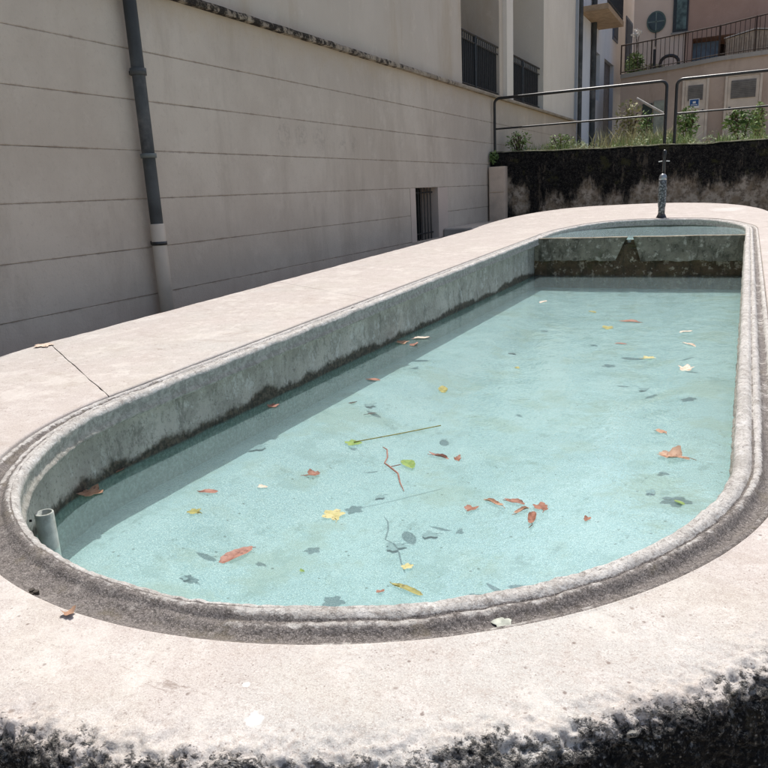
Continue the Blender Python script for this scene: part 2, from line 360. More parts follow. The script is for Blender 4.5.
def mk_backwall():
    t=NT('black_crusted_wall'); x,y,z=t.xyz()
    n=t.noise(3.5,6,.7); 
    blk=t.mix(t.step(t.noise(22,6,.75),.42,.66),(.008,.008,.009),(.04,.038,.034))
    blk=t.mix(t.mul(t.step(t.noise(55,4,.75),.57,.65),.6),blk,(.15,.14,.13)); blk=t.mix(t.mul(t.step(t.noise(9,7,.8,off=(3,0,7),stretch=(1,1,.5)),.60,.68),.6),blk,(.22,.19,.15))
    blk=t.mix(t.mul(t.step(t.noise(4,5,.7,off=(2,4,1)),.56,.66),.6),blk,(.06,.06,.026)); blk=t.mix(t.mul(t.step(t.noise(7,8,.8,off=(12,4,1),stretch=(1,1,.3)),.55,.63),.45),blk,(.17,.14,.105))
    pale=t.mix(t.step(t.noise(6,6,.7),.38,.62),(.30,.24,.17),(.56,.49,.40))
    pale=t.mix(t.mul(t.step(t.noise(12,6,.7,off=(1,1,6)),.48,.62),.7),pale,(.13,.10,.07))
    m=None
    for cx,cz,r in ((-3.22,.38,.24),(-2.62,.50,.30),(-2.2,.40,.22),(-1.62,.50,.30),(-1.05,.50,.33),(-.52,.45,.26),(-.08,.48,.30),(.45,.45,.3),(1.2,.45,.3),(-3.95,.6,.22),(-4.3,.75,.3)):
        tt=t.n.new('ShaderNodeVectorMath'); tt.operation='DISTANCE'; mp=t.n.new('ShaderNodeMapping'); mp.inputs['Scale'].default_value=(1,0,.85); t.l.new(t.pos,mp.inputs[0]); t.l.new(mp.outputs[0],tt.inputs[0]); tt.inputs[1].default_value=(cx,0,cz*.85-.06)
        d=t.sub(r+.06,tt.outputs['Value']); m=d if m is None else t.math('MAXIMUM',m,d)
    f=t.step(t.add(m,t.add(t.mul(t.sub(t.noise(4,6,.7,stretch=(1,1,.4),off=(7,1,1)),.5),.55),t.mul(t.sub(t.noise(22,6,.75,stretch=(1,1,.35)),.5),.30))),-.04,.16)
    c=t.mix(t.mul(f,.92),blk,pale)
    return t.fin(c,.97,t.bump(t.add(t.noise(30,6,.75),n),.9,.03),.08)
M_back=mk_backwall()
def mk_weir(name,base,pale):
    t=NT(name); x,y,z=t.xyz()
    c=t.mix(t.step(t.noise(5,6,.7),.36,.66),tuple(k*.6 for k in base),base)
    c=t.mix(t.mul(t.step(t.noise(13,6,.75,off=(1,5,1)),.52,.64),.6),c,(.035,.03,.016))
    c=t.mix(t.mul(t.step(t.noise(11,6,.75,off=(7,5,2)),.54,.62),.8),c,pale); c=t.mix(t.mul(t.step(t.noise(7,6,.75,off=(1,5,8),stretch=(1,1,.25)),.52,.64),.6),c,(.05,.04,.025))
    c=t.mix(t.mul(t.step(t.noise(4,4,.7,off=(2,2,2)),.55,.68),.5),c,(.075,.075,.025))
    return t.fin(c,.7,t.bump(t.noise(30,6,.75),.9,.02),.3)
M_beam=mk_weir('wet_grey_brown_stone',(.31,.275,.205),(.52,.47,.38))
M_base=mk_weir('mossy_brown_rubble',(.15,.10,.055),(.50,.42,.31))
M_ground=mk_render('pale_worn_paving',(.25,.22,.185),(.32,.285,.24),(.14,.12,.10))
M_earth=mk_render('dry_stony_earth',(.34,.29,.22),(.44,.38,.30),(.20,.16,.11))

# ================================================================ BASIN
CX,CY,R0=-1.09,2.13,1.10
YF=9.4; BF=1.55
def ztop(y): return .022*y+.047*np.maximum(0,y-10.3)
def spow(c,p): return np.sign(c)*np.abs(c)**p
def loop(t):
    """inner lip path (P), outward normal (N), matched outer edge point (Q), outer normal (NQ)"""
    t=np.asarray(t,dtype=float); P=np.zeros((len(t),2)); Q=np.zeros((len(t),2))
    for k,tt in enumerate(t):
        if tt<1:
            th=math.pi*(1+tt); P[k]=(CX+R0*math.cos(th),CY+R0*math.sin(th))
            if tt<.5: Q[k]=(CX+2.51*math.cos(th),2.85+2.26*math.sin(th))
            else: Q[k]=(CX+1.53*math.cos(th),2.2+1.61*math.sin(th))
        elif tt<2:
            u=tt-1; y=CY+(YF-CY)*u; P[k]=(CX+R0,y); Q[k]=(CX+1.53,2.2+(10-2.2)*u)
        elif tt<3:
            ph=math.pi*(tt-2); c,s=math.cos(ph),math.sin(ph)
            P[k]=(CX+R0*spow(c,2/2.5),YF+BF*spow(s,2/2.5)); Q[k]=(-1.585+2.025*spow(c,2/2.6),10+3.2*spow(s,2/2.6))
        else:
            u=tt-3; y=YF+(CY-YF)*u; P[k]=(CX-R0,y); Q[k]=(CX-2.51,10+(2.85-10)*u)
    return P,Q
def normals(t,which):
    e=1e-3; t=np.asarray(t,dtype=float)
    def at(tt): 
        tt=np.mod(tt,4.0); return loop(tt)[which]
    d=at(t+e)-at(t-e); n=np.stack([d[:,1],-d[:,0]],-1); n/=np.linalg.norm(n,axis=1,keepdims=True)+1e-12
    return n
LEN=(3.46,7.3,4.6,7.3)
# fix: near arc runs 180->360 deg: outward normal is away from centre
basin=thing('stone_basin','long stone fountain basin with rounded near end and pale coping, holding turquoise water','fountain basin',(CX,6,-.8))
U0=.135
def coping(t0,t1,n,gap=.003,fine=False,name='coping_stone'):
    g0=gap/LEN[int(t0)%4]; g1=gap/LEN[int(max(t1-1e-6,0))%4]
    if t0==0: g1=0
    t=np.linspace(t0+g0,t1-g1,n); P,Q=loop(t); N=normals(t,0); NQ=normals(t,1)
    A=P+N*U0
    D=np.linalg.norm(Q-A,axis=1)
    # profile list: (kind,value)
    prof=[('i',-.07),('i',-.006),('b',.003)]
    nf=26 if fine else 9
    prof+=[('f',w) for w in np.linspace(.012,1,nf)]          # fraction across to edge-0.1
    rr=.055
    if fine:
        prof+=[('e',w) for w in np.linspace(.095,rr+.004,10)]
        prof+=[('r',w) for w in np.linspace(0,math.pi/2,20)]
        prof+=[('d',w) for w in np.linspace(.012,.34,34)]
    else:
        prof+=[('e',rr)]+[('r',w) for w in np.linspace(.2,math.pi/2,5)]+[('d',.1),('d',.34)]
    V=np.zeros((n,len(prof),3)); E=np.zeros((n,len(prof)))
    NN=np.zeros((n,len(prof),3))
    left=(A[:,0]<CX)
    side=np.clip((Q[:,0]+2.3)/1.0,0,1)*np.clip((3.4-Q[:,1])/1.2,0,1)     # black crust only grows on the near side of the basin
    for j,(k,w) in enumerate(prof):
        if k in 'ibf' :
            if k=='i': xy=A; dz=w; 
            elif k=='b': xy=A+N*.004; dz=0
            else:
                B=Q-NQ*.10; xy=A+N*.004+(B-A-N*.004)*w; dz=0
            z=ztop(xy[:,1])+dz; e=np.full(n,1.) if k!='f' else .10+(1-w)*(D-.1); nn=np.stack([np.zeros(n),np.zeros(n),np.ones(n)],-1)
        elif k=='e': xy=Q-NQ*w; z=ztop(xy[:,1]); e=np.full(n,w); nn=np.tile([0,0,1.],(n,1))
        elif k=='r': xy=Q-NQ*(rr-rr*math.sin(w)); z=ztop(xy[:,1])-rr*(1-math.cos(w)); e=np.full(n,rr*(1-w/1.57)-rr*0.5*w/1.57); nn=np.concatenate([NQ*math.sin(w),np.full((n,1),math.cos(w))],1)
        else: xy=Q; z=ztop(Q[:,1])-rr-w; e=np.full(n,-rr*.5-w); nn=np.concatenate([NQ,np.zeros((n,1))],1)
        V[:,j,:2]=xy; V[:,j,2]=z; E[:,j]=e; NN[:,j]=nn
    und=.004*fnoise(V,2.2,3,1)+.0022*fnoise(V,14,3,2)
    und[:,:3]*=.3
    amp=sstep(.13,.0,E)*side[:,None] if fine else 0*E
    und=und+amp*(.020*fnoise(V,9,3,3)+.020*np.abs(fnoise(V,32,3,4))+.010*fnoise(V,75,2,14)-.012)
    V+=NN*und[...,None]
    if t0==0 or t1==4.0:
        k_=0 if t0==0 else -1; wob=.010*fnoise(V[k_],7,4,88)+.004*fnoise(V[k_],40,2,89); V[k_,:,1]+=wob; V[(1 if k_==0 else -2),:,1]+=wob*.6; chip=.006*np.clip(fnoise(V[k_],30,3,90)+.1,0,1); V[k_,:,2]-=chip
    E2=E+ (1-side[:,None])*.30
    return mesh(name,V.reshape(-1,3),gridf(n,len(prof)),M_cop,basin,True,{'edge':E2.ravel()})
J2=.5+.117
coping(0,J2,760,.0020,True)
coping(J2,1.0,560,.0,True)
for a,b,n in ((1.0,1.35,120),(1.35,1.7,60),(1.7,2.0,40),(2.0,3.0,120),(3.0,3.34,50),(3.34,3.67,60),(3.67,4.0,120)):
    coping(a,b,n,.0026 if b>3.99 else .0010)
def lip(t0,t1,n,gap=.0002,name='lip_stone'):
    g0=gap/LEN[int(t0)%4]; g1=gap/LEN[int(max(t1-1e-6,0))%4]
    t=np.linspace(t0+g0,t1-g1,n); P,Q=loop(t); N=normals(t,0)
    prof=[(.080,-.13,.2),(.060,-.097,.25),(.022,-.088,.5),(.004,-.080,.2),(-.001,-.073,.1),(.006,-.066,.5),(.010,-.050,.3),(.008,-.030,.1),(.006,-.018,.05),(.009,-.008,0),(.016,-.001,0),(.024,.003,.0),(.029,.0008,.55),(.033,.003,.1),
      (.043,.0,.1),(.050,-.006,.3),(.053,-.012,.85),(.056,-.012,.9),(.060,-.005,.4),(.067,-.003,.25),(.074,-.005,.35),(.080,-.012,.7),(.085,-.020,.95),(.093,-.024,1.0),(.102,-.024,1.0),(.109,-.020,.9),(.114,-.012,.6),(.120,-.008,.4),(.128,-.008,.5),(.1335,-.012,.9),(.1342,-.06,1)]
    u=np.array([p[0] for p in prof]); dz=np.array([p[1] for p in prof]); di=np.array([p[2] for p in prof])
    V=np.zeros((n,len(prof),3)); V[:,:,:2]=P[:,None,:]+N[:,None,:]*u[None,:,None]
    V[:,:,2]=ztop(V[:,:,1])+dz[None,:]
    th=np.arctan2(P[:,1]-CY,P[:,0]-CX)
    # the front of the rounded end is worn into one broad dark gutter; the long sides keep their beads
    front=np.exp(-((np.where(P[:,1]<CY,th,9)+1.85)/.62)**2)
    flat=np.interp(u,[0,.045,.058,.075,.10,.118,.126,.14],[0,-.0,-.014,-.020,-.021,-.018,-.012,-.012])
    V[:,:,2]=V[:,:,2]*(1-front[:,None])+front[:,None]*(ztop(V[:,:,1])+np.where((u>.045)&(u<.134),flat,dz)[None,:])
    for cx,cy,r,dp in ((-.052,1.90,.035,.022),(-.44,1.255,.03,.010),(-.36,1.215,.02,.010),(-.02,3.45,.04,.012),(-.015,4.1,.05,.010),(-.02,2.75,.03,.010)):   # chips
        d=np.hypot(V[:,:,0]-cx,V[:,:,1]-cy); V[:,:,2]-=dp*sstep(r,r*.3,d)*(u<.05)
    am=(u>.0)*(u<.1335)
    V[:,:,2]+=(am*np.interp(u,[0,.09,.115],[1,1,.35]))[None]*(.005*fnoise(V,9,3,5)+.0055*fnoise(V,40,4,6))
    V[:,-7:,2]-=0; w=((u<.02))[None]*(.004*fnoise(V,12,3,8)+.003*fnoise(V,50,2,9))
    V[:,:,:2]+=N[:,None,:]*w[...,None]
    dirt=np.tile(di,(n,1))
    dirt=dirt*.75+ front[:,None]*np.interp(u,[0,.02,.045,.07,.134],[0,.15,.85,.62,.50])[None]  # front term paints gutter dirt and the lip's shadow just outside the crest
    rightarc=np.exp(-((np.where(P[:,1]<CY+.6,th,9)+.55)/.55)**2)
    dirt=dirt+rightarc[:,None]*np.interp(u,[0,.04,.07,.134],[-.1,.0,.40,.35])[None]
    dirt-= (.12*((P[:,1]>2.4)))[:,None]
    return mesh(name,V.reshape(-1,3),gridf(n,len(prof)),M_lip,basin,True,{'dirt':np.clip(dirt,0,1.2).ravel(),'inner_face':np.tile(((dz<-.012)&(u<.055)).astype(float)*np.interp(dz,[-.04,-.012],[1,.55]),(n,1)).ravel()})
lb=[0,.122,.36,.706,.933,1.0,1.22,1.45,1.7,2.0,2.25,2.5,2.75,3.0,3.2,3.4,3.6,3.8,4.0]
for a,b in zip(lb[:-1],lb[1:]):
    L=(b-a)*LEN[int(a)]; lip(a,b,int(L/ (.0055 if a<1.3 else .012))+8)
# joint filler under the coping and the gutter
t=np.linspace(0,4,400); P,Q=loop(np.mod(t,4.0)); N=normals(np.mod(t,4.0),0); NQ=normals(np.mod(t,4.0),1)
rings=[P+N*.095,P+N*.095,Q-NQ*.04,Q-NQ*.04]; zs=[-.19,-.075,-.075,-.25]
V=np.zeros((400,4,3))
for j in range(4): V[:,j,:2]=rings[j]; V[:,j,2]=ztop(rings[j][:,1])*1+zs[j]
# thin dark mortar packed in the joints
mesh('joint_mortar',V.reshape(-1,3),gridf(400,4),plain('dark_joint_mortar',(.10,.085,.07),.95),basin,True)
# gap packing, 8 mm below the surface, only under the cracks
def packing(tc,w=.03):
    L=LEN[int(tc)%4]; t=np.array([tc-w/L,tc+w/L]); t=np.mod(t,4.0); P,Q=loop(t); N=normals(t,0); NQ=normals(t,1)
    k=np.linspace(0,1,14); V=np.zeros((2,14,3)); A=P+N*.137; B=Q-NQ*.06
    V[:,:,:2]=A[:,None]+(B-A)[:,None]*k[None,:,None]; V[:,:,2]=ztop(V[:,:,1])-.009
    mesh('joint_packing',V.reshape(-1,3),gridf(2,14),plain('crack_dirt',(.17,.14,.12),.95,.4,30),basin)
for tc in (1.0,1.35,1.7,2.0,3.0,3.34,3.67,0.0): packing(tc if tc>0 else 4.0-1e-3)
# outer body below the coping
t=np.linspace(0,4,300); P,Q=loop(np.mod(t,4.0)); NQ=normals(np.mod(t,4.0),1)
V=np.zeros((300,3,3)); 
for j,(o,zz) in enumerate(((.03,None),(.02,-.6),(.0,-1.1))):
    V[:,j,:2]=Q-NQ*o; V[:,j,2]=ztop(Q[:,1])-.30 if zz is None else zz
mesh('outer_wall',V.reshape(-1,3),gridf(300,3),M_cop,basin,True,{'edge':np.full(900,-.2)})
# inner wall
t=np.concatenate([np.linspace(0,1,260,endpoint=False),np.linspace(1,2,80,endpoint=False),np.linspace(2,3,90,endpoint=False),np.linspace(3,4,261)]); n=len(t)
P,Q=loop(np.mod(t,4.0)); N=normals(np.mod(t,4.0),0)
zz=np.concatenate([np.linspace(0,.9,26),[1.0]])
V=np.zeros((n,len(zz),3)); V[:,:,:2]=(P+N*.060)[:,None,:]
top=ztop(P[:,1])-.082; V[:,:,2]=top[:,None]+(-.46-top)[:,None]*zz[None]
V[:,:,:2]+=N[:,None,:]*(.007*fnoise(V,5,3,11)+.006*fnoise(V,22,4,12))[...,None]
mesh('inner_wall',V.reshape(-1,3),gridf(n,len(zz)),M_inner,basin,True)
# floor: radial grid so that the distance to the wall is known
YW=8.80
def fz(x,y):
    e_=(R0+.07-math.hypot(x-CX,y-CY)) if y<CY else R0+.07-abs(x-CX)
    return -.40-.11*float(sstep(.22,.75,e_))*float(sstep(8.75,7.6,y))
def bottom(name,z,off,y0,y1,m,attr=False,parent=None,res=.05,dish=0):
    xs=np.linspace(CX-R0-off,CX+R0+off,70); ys=np.linspace(y0,y1,int((y1-y0)/res)+2)
    def halfw(y):
        r=R0+off
        if y<CY: return math.sqrt(max(0,r*r-(y-CY)**2))
        if y<YF: return r
        q=(y-YF)/(BF+off); return r*max(0,1-min(1,q)**2.5)**(1/2.5)
    V=[];E=[]
    for y in ys:
        h=halfw(y)
        for k in np.linspace(-1,1,60):
            x=CX+h*k; e_=(R0+off-math.hypot(x-CX,y-CY)) if y<CY else R0+off-abs(x-CX); V.append((x,y,z-(dish*float(sstep(.22,.75,e_))*float(sstep(8.75,7.6,y))))); 
            if y<CY: E.append(R0+off-math.hypot(x-CX,y-CY))
            else: E.append(R0+off-abs(x-CX))
    V=np.array(V)
    return mesh(name,V,gridf(len(ys),60)[:,::-1],m,parent,True,{'wall_dist':E} if attr else None)
bottom('floor',-.40,.07,CY-R0-.065,YW+.1,M_floor,True,basin,dish=.11)
bottom('upper_floor',.06,.07,YW+.02,YF+BF+.06,M_floor,True,basin)
wa=bottom('water',-.25,.062,CY-R0-.060,YW+.06,M_water); tag(wa,'clear turquoise water filling the long basin below the lip','water',kind='structure')
wb=bottom('water',.170,.062,YW+.1,YF+BF+.055,M_water2); tag(wb,'ruffled pale water in the small upper compartment behind the spillway','water',kind='structure')
# weir: two slabs with a slanting notch between them, on a mossy rubble base
def prism(name,poly,y0,y1,m,parent,seed,amp=.006,nx=40,nz=14):
    # poly: x at top-left, top-right, bottom-left, bottom-right ; z top, z bottom
    xl,xr,bl,br,zt,zb=poly
    v=[];f=[]
    U=np.linspace(0,1,nx); Wz=np.linspace(0,1,nz); V=np.zeros((nx,nz,3))
    for i,u in enumerate(U):
        V[i,:,0]=(xl+(xr-xl)*u)*(1-Wz)+(bl+(br-bl)*u)*Wz; V[i,:,2]=zt+(zb-zt)*Wz
    rag=np.zeros((nx,nz)); V[:,:,1]=y0
    V[:,:,1]+=amp*2*fnoise(V,7,4,seed); V[:,-1,2]+=.03*fnoise(V[:,-1,:],9,3,seed+1); V[:,0,2]+=.004*fnoise(V[:,0,:],5,3,seed+2)
    V2=V.copy(); V2[:,:,1]=y1
    allv=np.concatenate([V.reshape(-1,3),V2.reshape(-1,3)]); o=nx*nz; F=gridf(nx,nz).tolist()+[[o+q for q in r[::-1]] for r in gridf(nx,nz).tolist()]
    for i in range(nx-1): F.append([i*nz,o+i*nz,o+(i+1)*nz,(i+1)*nz]); F.append([i*nz+nz-1,(i+1)*nz+nz-1,o+(i+1)*nz+nz-1,o+i*nz+nz-1])
    for j in range(nz-1): F.append([j,j+1,o+j+1,o+j]); k=(nx-1)*nz+j; F.append([k,o+k,o+k+1,k+1])
    return mesh(name,allv,F,m,parent)
prism('weir_slab',(-2.245,-1.195,-2.245,-1.31,.186,-.075),YW,YW+.14,M_beam,basin,21)
prism('weir_slab',(-1.125,.065,-1.03,.065,.186,-.085),YW+.004,YW+.14,M_beam,basin,25)
prism('weir_base',(-2.25,.07,-2.25,.07,.10,-.41),YW+.035,YW+.12,M_base,basin,31,.035,110,30)
MB().box(-1.24,-1.10,YW+.05,YW+.13,.09,.150).build('spillway_sill',M_base,basin)
# water slipping through the notch
k=8; V=[]; 
for i,(yy,z2) in enumerate(((YW+.16,.168),(YW+.05,.164),(YW+.018,.15),(YW+.010,.125))):
    for j in range(k): V.append((-1.185+.045*j/(k-1)+(.006*math.sin(j*2.1+i)),yy-.004*math.sin(j*1.7),z2))
sp=mesh('water',V,gridf(4,k),M_water,None,True); tag(sp,'thin film of water lying in the notch at the top of the weir','water',kind='structure')
# overflow pipe
def ring_tube(name,c,r,r2,z0,z1,m,parent,n=28):
    V=[];F=[]
    rows=[(r,z0),(r,z1-.002),(r-.0015,z1),(r2,z1),(r2,z1-.12)]
    for q,z in rows:
        for a in range(n): V.append((c[0]+q*math.cos(2*math.pi*a/n),c[1]+q*math.sin(2*math.pi*a/n),z))
    for i in range(len(rows)-1):
        for a in range(n): F.append([i*n+a,i*n+(a+1)%n,(i+1)*n+(a+1)%n,(i+1)*n+a])
    return mesh(name,V,F,m,parent,True)
op=ring_tube('overflow_pipe',(-1.945,1.455),.0285,.0235,-.45,-.128,M_pvc,basin); op['label']='short grey plastic overflow pipe standing in the near left of the water'
MB().tube([(-1.975,1.43,-.15),(-1.98,1.424,-.15)],.004).build('overflow_hole',M_dark,basin)
# pale mortar patch in the gutter
def patch(c,r,m,name,parent,seed=1,h=.004,sx=1,sy=1):
    n=22; rr=np.linspace(0,1,6); V=[];
    for i,q in enumerate(rr):
        for a in range(n):
            th=2*math.pi*a/n; k=1+.28*math.sin(2*th+seed)+.18*math.sin(5*th+seed*2)
            V.append((c[0]+r*q*k*math.cos(th)*sx,c[1]+r*q*k*math.sin(th)*sy,c[2]+h*(1-q**2)))
    F=[]
    for i in range(5):
        for a in range(n): F.append([i*n+a,i*n+(a+1)%n,(i+1)*n+(a+1)%n,(i+1)*n+a])
    return mesh(name,V,F,m,parent,True)
o=patch((-.362,1.185,.007),.021,plain('pale_green_white_mortar',(.50,.52,.45),.9,.35,60,.8),'mortar_patch',basin,2,.004,.75,1.15); o['label']='pale whitish mortar dab in the dark gutter'

# ================================================================ SPOUT
SX,SY=-1.055,11.15
spout=thing('fountain_spout','dark iron standpipe spout rising from the far end of the basin before the black wall','spout',(SX,SY,.15))
def lathe(name,prof,c,m,parent,n=20):
    V=[];F=[]
    for r,z in prof:
        for a in range(n): V.append((c[0]+r*math.cos(2*math.pi*a/n),c[1]+r*math.sin(2*math.pi*a/n),z))
    for i in range(len(prof)-1):
        for a in range(n): F.append([i*n+a,i*n+(a+1)%n,(i+1)*n+(a+1)%n,(i+1)*n+a])
    F.append(list(range(n-1,-1,-1))); F.append([(len(prof)-1)*n+a for a in range(n)])
    return mesh(name,V,F,m,parent,True)
_t=NT('mineral_crusted_iron'); _c=_t.mix(_t.step(_t.noise(45,5,.7),.45,.6),(.06,.065,.066),(.36,.375,.37)); M_crust=_t.fin(_c,.55,_t.bump(_t.noise(60,4,.7),1,.02),.5)
lathe('base_collar',[(.10,.10),(.105,.22),(.085,.26),(.062,.30),(.05,.33)],(SX,SY),M_black,spout)
lathe('column',[(.045,.31),(.045,.42),(.05,.44),(.052,.47),(.056,.50),(.05,.55),(.060,.58),(.052,.63),(.060,.67),(.05,.72),(.050,.79)],(SX,SY),M_crust,spout)
lathe('cap',[(.050,.79),(.053,.82),(.045,.85),(.028,.87),(.01,.878)],(SX,SY),plain('worn_bright_metal',(.35,.37,.38),.3,.1,20,metal=.6),spout)
lathe('stem',[(.020,.86),(.020,1.08),(.026,1.09),(.026,1.17),(.012,1.19)],(SX+.005,SY+.02),M_black,spout)
M_lgm=plain('light_grey_metal',(.32,.33,.33),.35,metal=.3)
for a_,b_ in (((SX-.070,SY+.02,1.035),(SX-.02,SY+.02,1.04)),((SX+.03,SY+.02,1.04),(SX+.075,SY+.02,1.035))): MB().tube([a_,b_],.007).build('tap_handle',M_lgm,spout,True)

# ================================================================ GROUND
o=mesh('ground',[(-60,-60,-.75-.022*60),(60,-60,-.75-.022*60),(60,14.3,-.75+.022*14.3),(-60,14.3,-.75+.022*14.3)],[[0,1,2,3]],M_ground); o['kind']='structure'
nx,ny=60,60; X,Y=np.meshgrid(np.linspace(-4.45,30,nx),np.linspace(14.5,60,ny),indexing='ij'); V=np.stack([X,Y,1.30+.02*(Y-14.5)],-1); V[...,2]+=.03*fnoise(V,.8,3,40)
o=mesh('terrace_ground',V.reshape(-1,3),gridf(nx,ny),M_earth,None,True); o['kind']='structure'

# ================================================================ LEFT BUILDING
XW=-4.5
bl=thing('plaster_building','beige plastered building with scored joints, ledge and loggias along the left of the basin','building',(XW,12,-.8))
YE=22.3; Y0=-2.
MB().box(XW-.32,XW-.0055,Y0,10.50,-1.2,2.46).box(XW-.32,XW-.0055,11.44,YE-.01,-1.2,2.46).box(XW-.32,XW-.0065,10.50,11.44,.865,2.46).box(XW-.32,XW-.0065,10.50,11.44,-1.2,.03).build('wall_backing',M_groove,bl)
def band(y0,y1,z0,z1,seed,name='wall_panel'):
    n=max(4,int((y1-y0)/.12)); ys=np.linspace(y0,y1,n); b=.004
    rows=[(-.030,0),(-.007,0),(0,b),(0,None),(-.007,1),(-.030,1)]
    V=np.zeros((n,7,3)); 
    zl=z0+.0030*fnoise(np.stack([ys,ys*0+seed,ys*0],-1),1.2,4,seed); zh=z1+.0030*fnoise(np.stack([ys,ys*0+seed+5,ys*0],-1),1.2,4,seed+2)
    for j,(dx,zz) in enumerate(((-.0095,zl),(-.003,zl),(0,zl+b),(0,(zl+zh)/2),(0,zh-b),(-.003,zh),(-.0095,zh))):
        V[:,j,0]=XW+dx; V[:,j,1]=ys; V[:,j,2]=zz
    V[:,:,0]+=.003*fnoise(V,.9,3,seed+7)
    F=gridf(n,7).tolist(); F=[r[::-1] for r in F]+[[0,1,2,3,4,5,6],[ (n-1)*7+j for j in range(6,-1,-1)]]
    return mesh(name,V.reshape(-1,3),F,M_wall,bl)
zz=[-1.1,-.33,.062,.453,.852,1.235,1.626,2.008,2.47]
for i in range(len(zz)-1):
    a,b=zz[i]+.0015,zz[i+1]-.0015
    if i in (2,3):
        if i==2: band(Y0,10.30,a,b,i*3); band(11.86,YE,a,b,i*3+50)
        else: band(Y0,10.30,a,b-.0,i*3); band(11.86,YE,a,b,i*3+50)
    else: band(Y0,YE,a,b,i*3)
# cellar window
cw=mk_render('light_window_surround',(.55,.46,.39),(.62,.52,.44),(.4,.33,.27))
for a_,b_ in ((10.305,10.50),(11.42,11.855)): MB().box(XW-.009,XW+.004,a_,b_,.055,.850).build('window_surround',cw,bl)
MB().box(XW-.31,XW-.009,10.44,10.50,.03,.866).build('window_reveal',cw,bl); MB().box(XW-.31,XW-.009,11.42,11.46,.03,.866).build('window_reveal',cw,bl)
MB().box(XW-.34,XW-.31,10.4,11.5,0,.9).build('window_void',M_dark,bl)
grl=MB().tube([(XW-.10,10.5,.15),(XW-.10,11.42,.15)],.010).build('window_grille',M_black,bl)
MB().tube([(XW-.10,10.5,.78),(XW-.10,11.42,.78)],.010).build('crossbar',M_black,grl)
gb=MB().tube([(XW-.10,10.58,.04),(XW-.10,10.58,.86)],.009,8).build('bar',M_black,grl); 
for k in range(1,7):
    c=gb.copy(); S.collection.objects.link(c); c.parent=grl; c.location=(0,.127*k,0)
# ledge
ys=np.linspace(Y0,YE+.02,420); prof=[(-.04,2.462),(.055,2.468),(.06,2.50),(.045,2.528),(-.10,2.545)]
V=np.zeros((420,5,3)); 
for j,(dx,z) in enumerate(prof): V[:,j,0]=XW+dx; V[:,j,1]=ys; V[:,j,2]=z
rough=np.interp(ys,[0,9,10.5,23],[1,1,.25,.25])[:,None]; nn=fnoise(V,7,3,60); V[:,1:4,2]+=(rough*.010*nn)[:,1:4]; V[:,1:4,0]+=(rough*.009*fnoise(V,9,3,61))[:,1:4]
mesh('ledge',V.reshape(-1,3),[r[::-1] for r in gridf(420,5).tolist()],M_ledge,bl)
# upper wall
TOP=6.15; XU=XW-.07
MB().box(XU-.25,XU,Y0,12.9,2.53,TOP).build('upper_wall',M_wall2,bl)
MB().box(XU-1.7,XU-.001,18.7,YE,2.53,TOP).build('upper_wall',mk_render('cream_render',(.74,.69,.60),(.80,.75,.66),(.55,.49,.40),.3),bl)
MB().box(XU-1.7,XU-.07,15.34,16.02,2.53,TOP-.12).build('partition',M_wall2,bl)
MB().box(XU-.07,XU+.01,15.60,16.06,2.545,TOP-.12).build('pillar',M_white,bl)
MB().box(XU-1.95,XU-1.7,12.0,YE,2.5,TOP).build('loggia_back_wall',M_wall2,bl)
MB().box(XU-1.7,XU-.26,12.75,12.9,2.5,TOP).build('loggia_side_wall',M_wall2,bl)
MB().box(XU-1.7,XU-.08,12.9,15.34,2.40,2.55).box(XU-1.7,XU-.08,16.02,18.7,2.40,2.55).build('loggia_floor',M_conc,bl)
MB().box(XU-1.95,XU+.02,Y0,YE,TOP,TOP+.12).build('roof_edge',M_conc,bl)
MB().box(XU-1.705,XU-1.66,16.9,17.9,2.55,4.75).build('loggia_door',M_bluedoor,bl)
MB().box(XU-1.705,XU-1.66,13.3,14.2,2.55,4.75).build('loggia_door',M_doorvent,bl)
def loggia_rail(y0,y1):
    x=XU-.10; z1=3.50
    r=MB().tube([(x,y0,z1),(x,y1,z1)],.022).tube([(x,y0,z1-.13),(x,y1,z1-.13)],.014).tube([(x,y0,2.63),(x,y1,2.63)],.016).build('loggia_railing',M_black,bl,True)
    b=MB().tube([(x,y0+.08,2.63),(x,y0+.08,z1)],.010,6).build('baluster',M_black,r); n=int((y1-y0-.1)/.115)
    for k in range(1,n):
        c=b.copy(); S.collection.objects.link(c); c.parent=r; c.location=(0,.115*k,0)
    MB().tube([(x,(y0+y1)/2-.2,2.56),(x,(y0+y1)/2-.2,z1)],.03,8).build('post',M_black,r)
    MB().box(x-.03,x-.022,y0+.02,y1-.02,2.60,z1-.12).build('mesh_screen',M_screen,r)
loggia_rail(12.92,15.32); loggia_rail(16.08,18.68)
ch=thing('folding_chair','dark chair back showing above the railing of the nearer loggia','chair',(XU-.75,13.75,2.55))
MB().box(XU-.95,XU-.55,13.5,13.9,2.98,3.02,.008).build('seat',M_black,ch)
for dx,dy in ((-.93,13.52),(-.57,13.52),(-.93,13.88),(-.57,13.88)): MB().tube([(XU+dx,dy,2.55),(XU+dx,dy,2.99 if dy<13.7 else 3.78)],.014,6).build('leg',M_black,ch)
MB().box(XU-.93,XU-.57,13.87,13.89,3.5,3.76,.006).build('backrest',M_black,ch)
